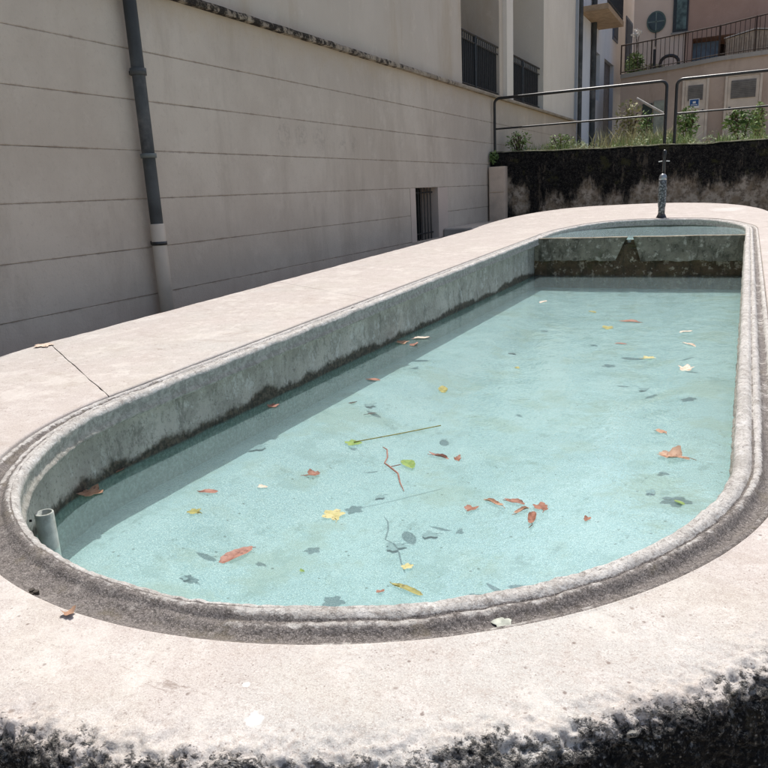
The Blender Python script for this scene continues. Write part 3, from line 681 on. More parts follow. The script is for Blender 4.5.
# downpipe
px,py=XW+.085,4.82
dp=MB().tube([(px,py,.62),(px,py,2.9)],.052,20).tube([(px,py,2.9),(px-.02,py,3.1),(px-.02,py,TOP)],.052,20).build('downpipe',M_darkpipe,bl,True)
lathe('pipe_sleeve',[(.060,-.65),(.060,.635),(.055,.645)],(px,py),M_beigepipe,dp,24)
for z,h,m in ((1.80,.05,M_darkpipe),(1.17,.035,plain('pale_grey_joint',(.16,.18,.17),.6)),(.47,.03,M_black)):
    lathe('pipe_clamp',[(.056 if z>.6 else .0605,z),(.064,z),(.064,z+h),(.056 if z>.6 else .0605,z+h)],(px,py),m,dp,24)
for z in (1.82,.485): MB().box(XW-.0,px-.045,py-.012,py+.012,z-.01,z+.02).build('pipe_bracket',M_black,dp)
# corner pipe at the far end of the building
MB().tube([(XW+.07,YE+.06,-.0),(XW+.07,YE+.06,TOP)],.06,12).build('corner_pipe',M_darkpipe,bl,True)

# ================================================================ BACK WALL
bw=thing('retaining_wall','black lichen-stained retaining wall with pale patches behind the far end of the basin','wall',(-1,14.35,-.4))
nx=260; xs=np.linspace(XW+.002,9,nx); tz=np.interp(xs,[-4.5,-3.3,-2.4,-1.3,-.7,.3,9],[1.45,1.41,1.385,1.37,1.345,1.35,1.36])
tz=tz+.014*fnoise(np.stack([xs,xs*0,xs*0],-1),3,4,70)
kz=np.linspace(0,1,40); V=np.zeros((nx,46,3))
for i in range(nx):
    V[i,:40,0]=xs[i]; V[i,:40,1]=14.2; V[i,:40,2]=-.9+(tz[i]+.9-.03)*kz
    for j,(yy,z) in enumerate(((14.206,-.012),(14.225,0),(14.3,.006),(14.46,.0),(14.49,-.02),(14.49,-2))): V[i,40+j]=(xs[i],yy,tz[i]+z)
V[:,:40,1]+=.022*fnoise(V[:,:40],2.6,4,71)-.012*fnoise(V[:,:40],14,3,72)
mesh('wall_face',V.reshape(-1,3),gridf(nx,46),M_back,bw,True)
V2=np.zeros((nx,4,3)); r=.010*fnoise(np.stack([xs,xs*0,xs*0],-1),6,4,74)
for j,(yy,z) in enumerate(((14.19,.004),(14.193,.017),(14.21,.022),(14.45,.018))): V2[:,j]=np.stack([xs,yy+r,tz+z+r*.6],-1)
mesh('wall_cap',V2.reshape(-1,3),gridf(nx,4),plain('mossy_pale_cap_stone',(.20,.19,.13),.95,.5,9,.8,dirt=(.8,(.04,.04,.02))),bw,True)
# meter cabinet against the wall
cb=thing('meter_cabinet','narrow beige two-door meter cabinet in the corner by the black wall','cabinet',(-4.34,14.1,-.3))
M_cab=plain('beige_cabinet_paint',(.66,.54,.43),.7,.1,4,.1,dirt=(.35,(.28,.22,.17)))
MB().box(-4.47,-4.15,14.02,14.19,-.4,1.185,.006).build('body',M_cab,cb)
MB().box(-4.455,-4.165,14.005,14.019,.715,1.17,.004).build('door',M_cab,cb)
MB().box(-4.455,-4.165,14.005,14.019,-.30,.700,.004).build('door',M_cab,cb)
stp=MB().box(-4.49,-3.98,11.6,13.6,-.6,.19,.02).build('stone_step',M_conc); tag(stp,'low pale concrete step at the foot of the beige wall near the cellar window','step')

# ================================================================ FENCE
def rail_panel(x0,x1,label,zb=1.38):
    f=thing('railing_panel',label,'railing',((x0+x1)/2,14.34,zb),'black tube railing panels on the retaining wall')
    y=14.34; zt=2.435; r=.10
    def arc(cx,a0,a1): return [(cx+r*math.cos(a),y,zt-r+r*math.sin(a)) for a in np.linspace(a0,a1,7)]
    pts=[(x0,y,zb)]+arc(x0+r,math.pi,math.pi/2)+arc(x1-r,math.pi/2,0)+[(x1,y,zb)]
    MB().tube(pts,.026,12).build('frame',M_black,f,True)
    MB().tube([(x0,y,1.885),(x1,y,1.885)],.017,10).build('mid_rail',M_black,f,True)
    return f
rail_panel(-4.44,-1.36,'long black tube railing panel left of the spout, nearest the beige building',1.36)
rail_panel(-1.20,1.9,'black tube railing panel right of the spout, running out of frame',1.30)

# ================================================================ BLUE BUILDING
bb=thing('blue_house','pale blue-grey house with small balcony beyond the beige building','building',(-4.6,28,1))
XB=-4.52
MB().box(XB-4,XB-.20,YE+.5,40,1,9.5).box(XB-.2,XB,YE+.12,24.9,1,9.5).box(XB-.2,XB,25.95,26.75,1,9.5).box(XB-.2,XB,28.7,40,1,9.5).box(XB-.2,XB,24.9,25.95,1,3.35).box(XB-.2,XB,24.9,25.95,4.75,9.5).box(XB-.2,XB,26.75,28.7,4.75,9.5).build('wall',M_blue,bb)
MB().box(XB-.19,XB-.15,24.9,25.95,3.35,4.75).build('window',M_bluedoor,bb)
MB().box(XB-.19,XB-.13,26.75,28.7,1.2,4.75).build('door',plain('grey_shutter',(.20,.20,.21),.7),bb)
for y0,y1,z0 in ((28.2,29.3,5.55),(31.2,32.9,4.9)):
    w=MB().box(XB+.001,XB+.03,y0,y1,z0,z0+1.9).build('window',plain('blue_window_paint',(.12,.16,.23),.6),bb)
    MB().box(XB+.03,XB+.045,y0+.1,y1-.1,z0+.1,z0+1.8).build('window_panel',plain('dark_blue_panel',(.07,.10,.15),.8),w)  # flat dark blue panel stands in for the glass pane, without sky reflections
bal=MB().box(XB,XB+.75,22.7,25.6,5.42,5.56).build('balcony',plain('tan_balcony_slab',(.40,.29,.19),.9),bb)
MB().tube([(XB+.72,22.75,6.5),(XB+.72,25.55,6.5)],.025).tube([(XB+.72,22.75,5.65),(XB+.72,25.55,5.65)],.02).build('balcony_rail',M_black,bal)
b=MB().tube([(XB+.72,22.78,5.56),(XB+.72,22.78,6.5)],.014,6).build('baluster',M_black,bal)
for k in range(1,24):
    c=b.copy(); S.collection.objects.link(c); c.parent=bal; c.location=(0,.12*k,0)
MB().tube([(XB+.09,24.35,1.2),(XB+.09,24.35,9)],.08,12).build('downpipe',M_darkpipe,bb,True)

# ================================================================ TERRACE WALL WITH DOORS (pink house)
tw=thing('terrace_wall','brown-grey terrace wall with two pale service doors under an iron railing','wall',(-1.5,25,1.4))
xs=np.array([-3.72,-1.92,-.99,.28,6]); zt=np.array([3.93,4.05,4.13,4.16,4.3])
V=[];
for x,z in zip(xs,zt): V+=[(x,25.0,.9),(x,25.0,z),(x,28.0,z),(x,28.0,.9)]
mesh('wall',V,[r[::-1] for r in gridf(5,4).tolist()]+[[0,1,2,3]],M_tan,tw)
V=[]
for x,z in zip(xs,zt): V+=[(x-.0,24.93,z-.09),(x,24.93,z+.03),(x,25.25,z+.03)]
mesh('coping',V,[r[::-1] for r in gridf(5,3).tolist()],M_conc,tw)
def service_door(x0,x1,z1,vz0,vz1,sign):
    d=MB().box(x0,x1,24.955,25.01,1.2,z1,.008).build('door',M_door,tw)
    f=MB().box(x0-.07,x0-.002,24.93,25.01,1.2,z1+.06).box(x1+.002,x1+.07,24.93,25.01,1.2,z1+.06).box(x0-.002,x1+.002,24.93,25.01,z1+.004,z1+.06).build('door_frame',M_door,d)
    MB().box(x0+.09,x1-.09,24.935,24.954,vz0,vz1).build('vent',M_doorvent,d)
    s=MB().box(x0+.09,x1-.09,24.925,24.934,vz0+.02,vz0+.035).build('slat',plain('vent_slat',(.20,.19,.17),.6),d); n=int((vz1-vz0)/.05)
    for k in range(1,n):
        c=s.copy(); S.collection.objects.link(c); c.parent=d; c.location=(0,0,.05*k)
    MB().tube([(x0+.08 if not sign else x1-.07,24.95,2.72),(x0+.08 if not sign else x1-.07,24.91,2.72)],.03,10).build('knob',M_black,d)
    if sign:
        MB().box(-1.72,-1.44,24.915,24.950,2.80,3.06).build('sign',M_whitep,d)
        MB().box(-1.70,-1.46,24.910,24.914,2.86,3.04).build('sign_field',M_bluesign,d)
        MB().box(-1.62,-1.54,24.905,24.909,2.93,2.99).box(-1.67,-1.49,24.905,24.909,2.885,2.90).build('sign_mark',M_whitep,d)
service_door(-1.86,-1.27,3.60,3.02,3.44,True)
service_door(-.70,.13,3.58,2.97,3.46,False)
MB().box(-2.72,-2.42,24.96,24.999,1.2,3.10,.005).build('door',plain('pale_green_door',(.28,.30,.25),.7),tw)
MB().box(-3.05,-2.76,24.97,24.999,1.2,3.05,.005).build('shutter',plain('dark_green_shutter',(.04,.055,.045),.7),tw)
# railing
def zi(x): return float(np.interp(x,[-3.72,-2.85,-1.92,-.99,-.07,.28,6],[3.96,4.02,4.08,4.16,4.19,4.19,4.33]))
def zr(x): return float(np.interp(x,[-3.72,-2.85,-1.97,-1.04,-.07,.21,6],[4.78,4.83,4.91,4.98,5.10,5.13,5.5]))
rl=MB().tube([(x,24.98,zr(x)) for x in (-3.72,-2.85,-1.97,-1.04,-.07,.21,4)],.020,8).tube([(x,24.98,zi(x)+.06) for x in (-3.72,-2.85,-1.97,-1.04,-.07,.21,4)],.014,8).build('railing',M_rail,tw,True)
x=-3.60; unit=MB().tube([(0,24.98,0),(0,24.98,1)],.0085,6); bal0=None
off=Vector(tw.location)
while x<3.9:
    if bal0 is None:
        bal0=mesh('baluster',np.array(unit.v)-np.array([0,24.98,0]),[list(q) for q in unit.f],M_rail,rl,world=False); c=bal0
    else:
        c=bal0.copy(); S.collection.objects.link(c); c.parent=rl
    z0=zi(x); c.location=(x-off.x,24.98-off.y,z0-off.z); c.scale=(1,1,zr(x)-z0)
    x+=.125
post0=None
for x in (-3.72,-2.85,-1.92,-1.0,-.06,.85,1.8):
    u=MB().tube([(0,0,0),(0,0,1)],.020,8)
    if post0 is None: post0=mesh('post',u.v,[list(q) for q in u.f],M_rail,rl,world=False); c=post0
    else: c=post0.copy(); S.collection.objects.link(c); c.parent=rl
    c.location=(x-off.x,24.98-off.y,zi(x)-off.z); c.scale=(1,1,zr(x)-zi(x)+.02)

# pink house behind the terrace
ph=thing('pink_house','dusty pink house with round window and tall window above the terrace','building',(-1,29,4))
MB().box(-3.80,-2.12,28,34,3.8,11).build('wall',M_pale_pink,ph)
MB().box(-2.12,6,27.97,34,5.20,11).box(-2.12,-1.93,27.97,34,3.8,5.199).build('wall',M_pink,ph)
MB().box(-1.93,6,29.8,30,3.8,5.19).build('garage_back',plain('dim_garage_wall',(.07,.06,.055),.9),ph)
MB().box(-1.93,-1.15,28.3,28.36,4.0,5.10).build('garage_door',plain('blue_grey_door',(.16,.20,.23),.6),ph)
def disc(name,c,r,y0,y1,m,parent,n=32,squash=1):
    return MB().add([(c[0]+r*math.cos(2*math.pi*a/n),y,c[1]+r*squash*math.sin(2*math.pi*a/n)) for y in(y0,y1) for a in range(n)],[tuple(range(n)),tuple(range(2*n-1,n-1,-1))]+[(a,(a+1)%n,n+(a+1)%n,n+a) for a in range(n)]).build(name,m,parent)
rw=disc('round_window',(-3.08,5.86),.30,27.96,28.0,plain('dark_green_frame',(.10,.14,.125),.6),ph,squash=1.1)
disc('pane',(-3.08,5.86),.25,27.945,27.958,M_glass,rw,squash=1.1)
MB().box(-3.095,-3.065,27.93,27.944,5.58,6.14).box(-3.34,-2.82,27.93,27.943,5.845,5.875).build('glazing_bar',plain('grey_green_bar',(.20,.25,.22),.6),rw)
MB().tube([(-3.08,27.97,5.53),(-3.08,27.97,5.1)],.015,6).build('cable',M_black,ph)
tw2=MB().box(-2.56,-2.12+.03,27.93,27.99,5.45,7.6).build('window',M_black,ph)
MB().box(-2.45,-2.15,27.915,27.928,5.52,7.5).build('pane',plain('window_with_reflections',(.10,.14,.13),.3,.6,5),tw2)
MB().box(-2.60,-2.05,27.90,27.99,5.40,5.448).build('window_sill',M_conc,ph)
pb=thing('planter_box','tan boarded box with a sloping pale lid on the terrace','box',(-.2,26.5,4.1))
pm=MB(); bx0,bx1,by0,by1=-.86,1.1,26.2,27.3
pm.add([(bx0,by0,4.1),(bx1,by0,4.1),(bx1,by1,4.1),(bx0,by1,4.1),(bx0,by0,4.80),(-.08,by0,4.95),(bx1,by0,4.80),(bx0,by1,4.80),(-.08,by1,4.95),(bx1,by1,4.80)],[(0,1,6,5,4),(3,7,8,9,2),(0,4,7,3),(1,2,9,6),(0,3,2,1)])
pm.build('body',M_woodb,pb)
MB().add([(bx0-.06,by0-.05,4.80),(-.08,by0-.05,4.965),(bx1+.06,by0-.05,4.80),(bx0-.06,by1,4.80),(-.08,by1,4.965),(bx1+.06,by1,4.80),(bx0-.06,by0-.05,4.83),(-.08,by0-.05,5.0),(bx1+.06,by0-.05,4.83),(bx0-.06,by1,4.83),(-.08,by1,5.0),(bx1+.06,by1,4.83)],[(6,7,10,9),(7,8,11,10),(0,1,7,6),(1,2,8,7),(0,6,9,3),(2,5,11,8),(3,9,10,4),(4,10,11,5)]).build('lid',plain('pale_lid',(.58,.52,.44),.8),pb)
s0=MB().box(bx0+.02,bx0+.035,by0-.012,by0-.001,4.12,4.78).build('board',plain('board_edge',(.22,.16,.11),.8),pb)
for k in range(1,15):
    c=s0.copy(); S.collection.objects.link(c); c.parent=pb; c.location=(.13*k,0,0)
# small black posts on the terrace
po=MB().tube([(-2.90,26.2,4.0),(-2.90,26.2,4.75)],.04,8).build('short_post',M_black,None,True); tag(po,'short black post behind the terrace railing under the round window','post')
ac=MB().tube([(-2.72,26.2,4.05)]+[(-2.45+.27*math.cos(a),26.2,4.30+.22*math.sin(a)) for a in np.linspace(math.pi,0,9)]+[(-2.18,26.2,4.05)],.05,8).build('iron_hoop',M_black,None,True); tag(ac,'low black arched hoop beside the short post on the terrace','hoop')
pl=MB().tube([(-3.05,23.6,3.10),(-2.30,23.5,2.62)],.035,8).build('leaning_pole',plain('weathered_pale_wood',(.45,.42,.38),.8),None,True); tag(pl,'pale weathered pole lying slanted in the plants before the terrace wall','pole')

# ================================================================ VEGETATION
def mk_leafmat(name,a,b,trans=True):
    t=NT(name); oi=t.geo.outputs['Random Per Island']; c=t.mix(oi,a,b); c=t.mix(t.mul(t.step(t.noise(3,3),.5,.7),.5),c,tuple(k*.55 for k in a))
    return t.fin(c,.65,None,.25)
M_g1=mk_leafmat('bush_leaf',(.06,.12,.035),(.20,.29,.10))
M_g2=mk_leafmat('dry_grass',(.20,.21,.10),(.48,.45,.27))
M_g3=mk_leafmat('fresh_grass',(.10,.17,.05),(.34,.42,.18))
M_stem=plain('brown_stem',(.10,.07,.045),.9)
M_fl=plain('white_petals',(.75,.72,.68),.7)
def foliage(name,c,R,n,ls,m,parent,shell=.0):
    V=[];F=[]
    for k in range(n):
        cl=None
        d=Vector((random.gauss(0,1),random.gauss(0,1),random.gauss(0,1))).normalized()*(random.random()**.45)
        q=math.sin(d.x*5+c[0]*3)*math.sin(d.z*6+1)+math.sin(d.y*4+2)
        if q<-.7 and random.random()<.75: continue
        p=Vector((c[0]+d.x*R[0],c[1]+d.y*R[1],c[2]+d.z*R[2]))
        a=Vector((random.gauss(0,1),random.gauss(0,1),random.gauss(0,.7))).normalized(); b=a.orthogonal().normalized(); b.rotate(Matrix.Rotation(random.random()*6,3,a)) 
        s=ls*random.uniform(.6,1.3); o=len(V)
        V+=[p-a*s,p+b*s*.45,p+a*s,p-b*s*.45]; F.append([o,o+1,o+2,o+3])
    return mesh(name,V,F,m,parent)
def bush(c,R,n,ls,label,m=M_g1,group=None,name='bush',cat='bush'):
    base=1.30+.02*(c[1]-14.5)
    b=thing(name,label,cat,(c[0],c[1],base),group)
    foliage('foliage',c,R,n,ls,m,b)
    st=MB()
    for k in range(7):
        a=random.uniform(0,6.28); e=(c[0]+R[0]*.6*math.cos(a),c[1]+R[1]*.5*math.sin(a),c[2]+R[2]*random.uniform(0,.7)); st.tube([(c[0]+.05*math.cos(a),c[1]+.05*math.sin(a),base-.05),((c[0]+e[0])/2,(c[1]+e[1])/2,(base+e[2])/2+.05),e],.012,5)
    st.build('stem',M_stem,b); return b
bush((-1.36,19.5,2.02),(.26,.35,.42),520,.055,'leafy green bush in front of the left service door with the blue sign')
bush((-.20,17.5,1.85),(.36,.35,.28),520,.05,'broad leafy bush in front of the right service door')
bush((.12,18.5,1.9),(.16,.3,.42),350,.05,'thin leafy shoots at the right edge beside the broad bush',M_g3)
bush((-3.05,22.2,2.35),(.42,.4,.62),420,.07,'straggly dry shrub before the brown terrace wall, left of the leaning pole',M_g2)
bush((-2.40,20.5,2.02),(.22,.3,.50),330,.05,'dark green shrub below the leaning pole, left of the gap between railings',M_g1)
bush((-3.50,26.3,4.35),(.32,.3,.42),600,.06,'green potted plants behind the left end of the terrace railing',M_g3,name='terrace_plant',cat='plant')
bush((-3.0,26.4,4.2),(.42,.25,.16),350,.05,'low yellowish plants at the foot of the terrace railing',M_g2,name='terrace_plant',cat='plant')
fl=foliage('white_flowers',(-3.46,26.2,5.28),(.16,.12,.13),90,.05,M_fl,None); MB().tube([(-3.50,26.3,4.1),(-3.44,26.25,4.8),(-3.46,26.2,5.26)],.014,6).tube([(-3.44,26.25,4.8),(-3.38,26.2,5.2)],.010,5).build('stem',M_stem,fl); tag(fl,'cluster of white flowers above the left end of the terrace railing','flowers')
bush((-4.15,15.0,1.66),(.28,.30,.22),380,.035,'green weedy clump behind the railing against the beige wall',M_g3,name='weed_clump',cat='weeds')
bush((-3.45,15.6,1.60),(.30,.35,.20),330,.035,'grey-green weed clump in the middle of the strip behind the long railing',M_g3,name='weed_clump',cat='weeds')
def blades(name,regions,m,label):
    V=[];F=[]
    for (x0,x1,y0,y1,h,n) in regions:
        for k in range(n):
            x=random.uniform(x0,x1); y=random.uniform(y0,y1); z=1.28+.02*(y-14.5); hh=h*random.uniform(.4,1.15); w=.008*random.uniform(.7,1.6); a=random.uniform(0,6.28)
            lx=random.gauss(0,.30)*hh; ly=random.gauss(0,.30)*hh; o=len(V); dx,dy=w*math.cos(a),w*math.sin(a)
            V+=[(x-dx,y-dy,z),(x+dx,y+dy,z),(x+dx*.8+lx*.4,y+dy*.8+ly*.4,z+hh*.6),(x-dx*.8+lx*.4,y-dy*.8+ly*.4,z+hh*.6),(x+lx,y+ly,z+hh)]
            F+=[[o,o+1,o+2,o+3],[o+3,o+2,o+4]]
    g=mesh(name,V,F,m); tag(g,label,'grass',kind='stuff')
blades('dry_grass',[(-4.4,-1.5,14.52,15.3,.15,700),(-4.4,-3.0,15.3,18,.30,350),(-3.2,-1.6,17,23.5,.60,1300),(-1.4,3,14.55,16,.12,1000),(-1.4,3,16,22,.25,600)],M_g2,'dry grass and weeds growing on the terrace strip behind the railing')
blades('green_grass',[(-4.4,-1.5,14.5,14.8,.11,900),(-4.3,-3.2,14.9,17,.34,300),(-2.7,-1.7,16,21,.40,350),(-1.9,-1.1,16,19,.40,400),(-.6,.4,15,17.5,.28,400)],M_g3,'fresh green grass tufts among the dry weeds behind the railing')
wv_=[];wf_=[]
for k in range(150):
    cx=random.uniform(-4.35,2.2); cy=random.uniform(14.6,19 if cx<-1.5 else 17); 
    if random.random()<.35 and cx>-1.4: continue
    hh=random.uniform(.06,.24)*(1+.25*(cy-14.6)); rr_=random.uniform(.06,.20); z0=1.29+.02*(cy-14.5)
    for q in range(int(26+rr_*160)):
        px_=cx+random.gauss(0,.5)*rr_; py_=cy+random.gauss(0,.5)*rr_; pz=z0+hh*random.random()
        a=Vector((random.gauss(0,1),random.gauss(0,1),random.gauss(0,1))).normalized(); b=a.orthogonal().normalized(); sz=random.uniform(.012,.036); o=len(wv_); p=Vector((px_,py_,pz))
        wv_+=[p-a*sz,p+b*sz*.4,p+a*sz,p-b*sz*.4]; wf_.append([o,o+1,o+2,o+3])
g_=mesh('weeds',wv_,wf_,mk_leafmat('mixed_weed_leaf',(.14,.20,.08),(.42,.46,.28))); tag(g_,'low leafy weeds scattered over the strip behind the railing','weeds',kind='stuff')
# little hanging weeds at the wall / building corner
cw_=foliage('corner_weeds',(-4.40,14.12,1.36),(.10,.08,.13),240,.022,M_g1,None); tag(cw_,'small dark weeds sprouting where the black wall meets the beige building','weeds')

# ================================================================ LEAVES AND DEBRIS
def leafmat(name,a,b,c):
    t=NT(name); tc=t.n.new('ShaderNodeTexCoord').outputs['Object']
    n=t.noise(35,4,.65,vec=tc); col=t.mix(t.step(n,.35,.62),a,b); col=t.mix(t.mul(t.step(t.noise(90,3,.6,vec=tc,off=(2,1,0)),.55,.66),.7),col,c)
    return t.fin(col,.6,t.bump(t.noise(60,3,vec=tc),.5,.004),.3)
LM=dict(orange=leafmat('orange_brown_leaf',(.31,.165,.10),(.42,.27,.18),(.13,.065,.045)),
 red=leafmat('red_brown_leaf',(.235,.105,.075),(.33,.17,.125),(.10,.045,.04)),
 brown=leafmat('dark_brown_leaf',(.18,.075,.045),(.30,.14,.09),(.07,.035,.025)),
 yellow=leafmat('yellow_leaf',(.38,.35,.14),(.48,.44,.22),(.22,.16,.06)),
 green=leafmat('green_leaf',(.11,.20,.045),(.20,.30,.08),(.32,.30,.09)),
 olive=leafmat('olive_leaf',(.20,.20,.06),(.32,.30,.10),(.12,.09,.04)),
 pale=leafmat('bleached_leaf',(.55,.42,.32),(.68,.55,.45),(.30,.18,.12)),
 dark=leafmat('dark_floor_blob',(.16,.245,.25),(.21,.31,.315),(.12,.19,.19)),
 black=leafmat('black_debris',(.03,.025,.02),(.06,.05,.04),(.02,.02,.02)))
def leaf(x,y,size,kind,col,label,z=-.247,yaw=None,name='floating_leaf',cat='leaf',curl=.25,group=None,stem=None,tilt=.08,flat=False):
    yaw=random.uniform(0,6.28) if yaw is None else yaw
    n=40; rings=6; V=[];F=[]; s=size*.5
    asp={'oval':.55,'long':.26,'maple':.9,'round':.85,'scrap':.6}[kind]
    ph=random.uniform(0,6.28)
    for i in range(rings):
        q=i/(rings-1)
        for a in range(n):
            th=2*math.pi*a/n
            if kind=='maple':
                k=.60+.40*abs(math.cos(2.5*th+.25*math.sin(th+ph)))**1.3*(1-.25*(1-math.cos(th))/2)+.06*math.sin(13*th+ph)
            elif kind in('oval','long'): 
                k=1/math.sqrt(math.cos(th)**2+(math.sin(th))**2)*(1-.10*abs(math.sin(th)))+.04*math.sin(11*th+ph)+(.18*max(0,math.cos(th))**8)
            else: k=.8+.16*math.sin(3*th+ph)+.12*math.sin(5*th+2*ph)+.06*math.sin(11*th)
            X=s*q*k*math.cos(th); Y=s*q*k*math.sin(th)*asp
            cu=curl*( (Y/(s*asp+1e-6))**2*s*.55+ (X/s)**3*s*.30*math.sin(ph) +.10*s*q*math.sin(3*th+ph))
            V.append((X,Y,.0015+max(cu,-.001)+X*tilt*.3))
    for i in range(rings-1):
        for a in range(n): F.append([i*n+a,i*n+(a+1)%n,(i+1)*n+(a+1)%n,(i+1)*n+a])
    me_o=mesh(name,V,F,LM[col],None,True); me_o.scale=(1.15,1.15,1.15) if name=='floating_leaf' else (1,1,1); me_o.location=(x,y,z); me_o.rotation_euler=(0,0,yaw)
    tag(me_o,label,cat,group)
    if stem:
        tx,ty=stem; c,sn=math.cos(-yaw),math.sin(-yaw); lx,ly=(tx-x)*c-(ty-y)*sn,(tx-x)*sn+(ty-y)*c
        u=MB().tube([(0,0,.004),(lx*.5,ly*.5+.006,.003),(lx,ly,.002)],.0022,6); o=mesh('leaf_stem',u.v,[list(q) for q in u.f],LM['olive'],me_o,world=False)
    else:
        u=MB().tube([(s*.6,0,.003),(s*1.0,.1*s,.003),(s*1.35,-.05*s,.002)],.0011,5)
        if size>.05 and kind!='scrap': mesh('leaf_stem',u.v,[list(q) for q in u.f],LM[col],me_o,world=False)
    return me_o
LV=[(-2.173,1.833,.105,'maple','orange','crumpled orange-brown leaf floating against the left wall beyond the overflow pipe',.4),
(-2.24,2.05,.05,'scrap','orange','small orange scrap stuck to the waterline of the left wall',.3),
(-1.735,1.994,.062,'oval','red','oval red-brown leaf in the near left, above the yellow-green one',.2),
(-1.67,1.83,.052,'maple','olive','small olive leaf below the oval red-brown leaf in the near left',.2),
(-1.571,2.101,.046,'scrap','pale','small pale orange leaf between the red-brown oval and the dark three-pointed leaf',.2),
(-1.332,1.614,.095,'oval','red','broad reddish-brown leaf floating closest to the near left rim',.25),
(-1.448,2.27,.062,'maple','brown','dark three-pointed brown leaf left of the yellow leaf',.7),
(-1.192,1.974,.085,'maple','yellow','large yellow leaf with brown tip in the near middle of the water',.2),
(-1.144,2.496,.092,'oval','green','bright green oval leaf right of the reddish twig',.25),
(-1.052,2.609,.075,'long','red','narrow reddish leaf right of the green oval leaf',.5),
(-.974,2.61,.05,'scrap','brown','small curled brown leaf at the end of the narrow reddish leaf',.6),
(-2.157,3.046,.068,'maple','red','red leaf in the shade by the left wall, a metre past the crumpled orange one',.2),
(-1.88,3.679,.075,'oval','brown','brown oval leaf left of the olive leaf in mid water',.2),
(-1.413,3.579,.09,'oval','olive','olive brown oval leaf in mid water beyond the twig',.3),
(-2.169,4.72,.11,'maple','orange','nearest leaf of the orange-brown cluster by the left wall',.3),
(-2.10,4.88,.11,'oval','pale','pale leaf at the far side of the cluster by the left wall',.3),
(-2.045,4.66,.08,'scrap','brown','brown scrap at the open-water side of the cluster by the left wall',.5),
(-1.773,3.215,.045,'scrap','black','small dark scrap above the green leaf with the long stem, the left of two',.2),
(-1.589,3.067,.055,'long','black','small dark narrow scrap above the green leaf, the right of two',.2),
(-.769,2.174,.05,'round','brown','small round brown leaf at the left end of the brown leaf row near the rim',.4),
(-.715,2.246,.08,'long','orange','narrow tan leaf second from left in the brown leaf row',.4),
(-.644,2.275,.058,'oval','brown','oval brown leaf in the middle of the brown leaf row',.4),
(-.605,2.218,.065,'long','orange','tan leaf touching the round dark one in the brown leaf row',.5),
(-.554,2.267,.062,'round','brown','round dark red-brown leaf at the upper right of the brown leaf row',.3),
(-.56,2.174,.098,'long','brown','long brown leaf lowest in the brown leaf row',.3),
(-.394,2.225,.04,'scrap','brown','small lone brown scrap right of the brown leaf row',.3),
(-.194,2.89,.115,'maple','orange','large curled orange leaf near the right rim',.75),
(-.267,3.187,.055,'round','orange','small brown leaf just beyond the large curled orange leaf',.5),
(-.748,5.814,.14,'oval','brown','dark brown leaf farthest of the right-hand group',.3),
(-.868,5.537,.105,'maple','olive','yellow-green leaf left of and below the farthest dark brown leaf',.3),
(-.694,4.981,.065,'oval','red','small dark red leaf on the right half of the water beyond the small yellow one',.3),
(-.469,4.604,.08,'maple','yellow','small yellow leaf on the right half of the water',.2),
(-.244,4.369,.095,'maple','pale','bleached dark-tipped leaf close to the right rim, nearest of three pale ones',.6),
(-.266,5.041,.10,'long','pale','narrow bleached leaf by the right rim, middle of three pale ones',.3),
(-.326,5.482,.07,'oval','pale','tiny bleached leaf close to the right rim, the farthest of three pale ones',.3),
(-.758,1.62,.085,'long','olive','long olive leaf floating right behind the near rim',.2),
(-.812,1.735,.036,'maple','yellow','tiny yellow leaf above the olive leaf at the near rim',.2),
(-.825,1.585,.026,'scrap','brown','tiny brown scrap left of the olive leaf at the near rim',.3),
(-1.089,1.607,.022,'scrap','green','tiny green scrap between the yellow leaf and the near rim',.2),
(-.132,2.45,.033,'oval','green','tiny green leaf near the right rim where it begins to curve',.2),
(-1.636,6.726,.08,'oval','pale','small pale scrap in the far left water',.2),
(-1.102,6.234,.08,'oval','olive','small olive scrap in the far middle water',.2),
(-1.166,4.163,.055,'scrap','olive','small olive scrap in mid water beyond the olive brown oval leaf',.2)]
for x,y,s,k,c,lb_,cu in LV: leaf(x,y,s,k,c,lb_,curl=cu)
leaf(-1.471,2.655,.085,'maple','green','green leaf with a long thin stem reaching right across the water',stem=(-1.232,2.947),curl=.2)
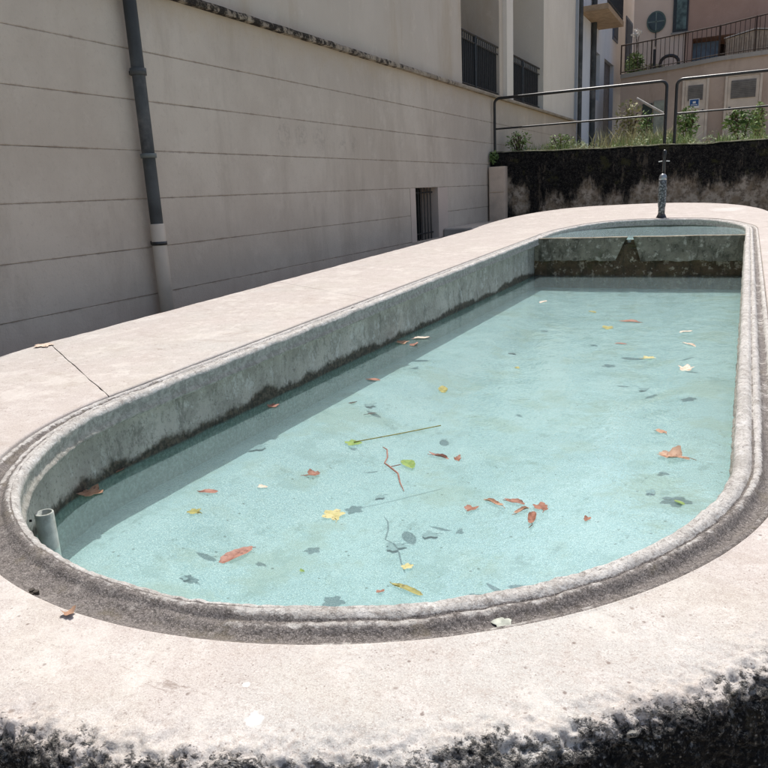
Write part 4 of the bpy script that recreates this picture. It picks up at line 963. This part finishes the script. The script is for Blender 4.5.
for x,y,s,l in [(-2.098,2.803,.10,'on the floor at the shade edge of the left wall'),(-1.573,1.648,.045,'left of the broad reddish leaf near the rim'),(-1.878,3.604,.08,'just left of the brown oval leaf in mid water'),(-1.02,2.088,.09,'painted as a leaf shadow, below right of the large yellow leaf, larger of two'),(-.941,2.215,.075,'painted as a leaf shadow, below right of the large yellow leaf, smaller of two'),(-.262,2.859,.055,'below the large curled orange leaf near the right rim'),(-.471,4.422,.085,'below the small yellow leaf on the right half'),(-1.475,5.134,.08,'in the far left half of the water beyond the olive scrap'),(-1.259,2.46,.055,'left of the lower end of the reddish twig')]:
    q_=(.8-fz(x,y))/1.195; x*=q_; y*=q_  # blobs by the yellow leaf paint floating leaves' shadows; others are sunken leaves, stains
    leaf(x,y,s,'round','dark','blurred dark blob '+l,z=fz(x,y)+.006,curl=.02,name='floor_blob',group='dark blobs on the basin floor',tilt=0)
tw_=MB().tube([(-1.321,2.636,-.243),(-1.285,2.60,-.238),(-1.25,2.53,-.243),(-1.225,2.45,-.236),(-1.194,2.433,-.242),(-1.13,2.37,-.238),(-1.09,2.30,-.243),(-1.044,2.233,-.243)],.004,6,radii=[.002,.003,.0035,.003,.004,.0035,.003,.0015]).tube([(-1.194,2.433,-.242),(-1.16,2.46,-.238)],.002,5).build('twig',LM['red'],None,True); tag(tw_,'thin reddish twig floating between the two green leaves','twig')
leaf(-1.16,.883,.036,'round','orange','crumpled orange-brown leaf lying on the near coping at the gutter edge',z=.021,curl=1.1,name='dry_leaf')
leaf(-3.50,2.80,.13,'maple','pale','pale yellowish flat leaf lying on the left coping by the wall-side edge',z=.068,curl=.03,tilt=0,name='dry_leaf')
peb=MB(); 
for k,(a,b_,r) in enumerate(((0,0,.008),(.006,.005,.006),(-.005,.004,.006))): peb.tube([(-1.319+a,.925+b_,-.0),(-1.319+a,.925+b_,.012+.002*k)],r,8)
pb_=peb.build('black_pebble',LM['black'],None,True); tag(pb_,'small black pebble in the gutter left of the crumpled leaf','pebble')
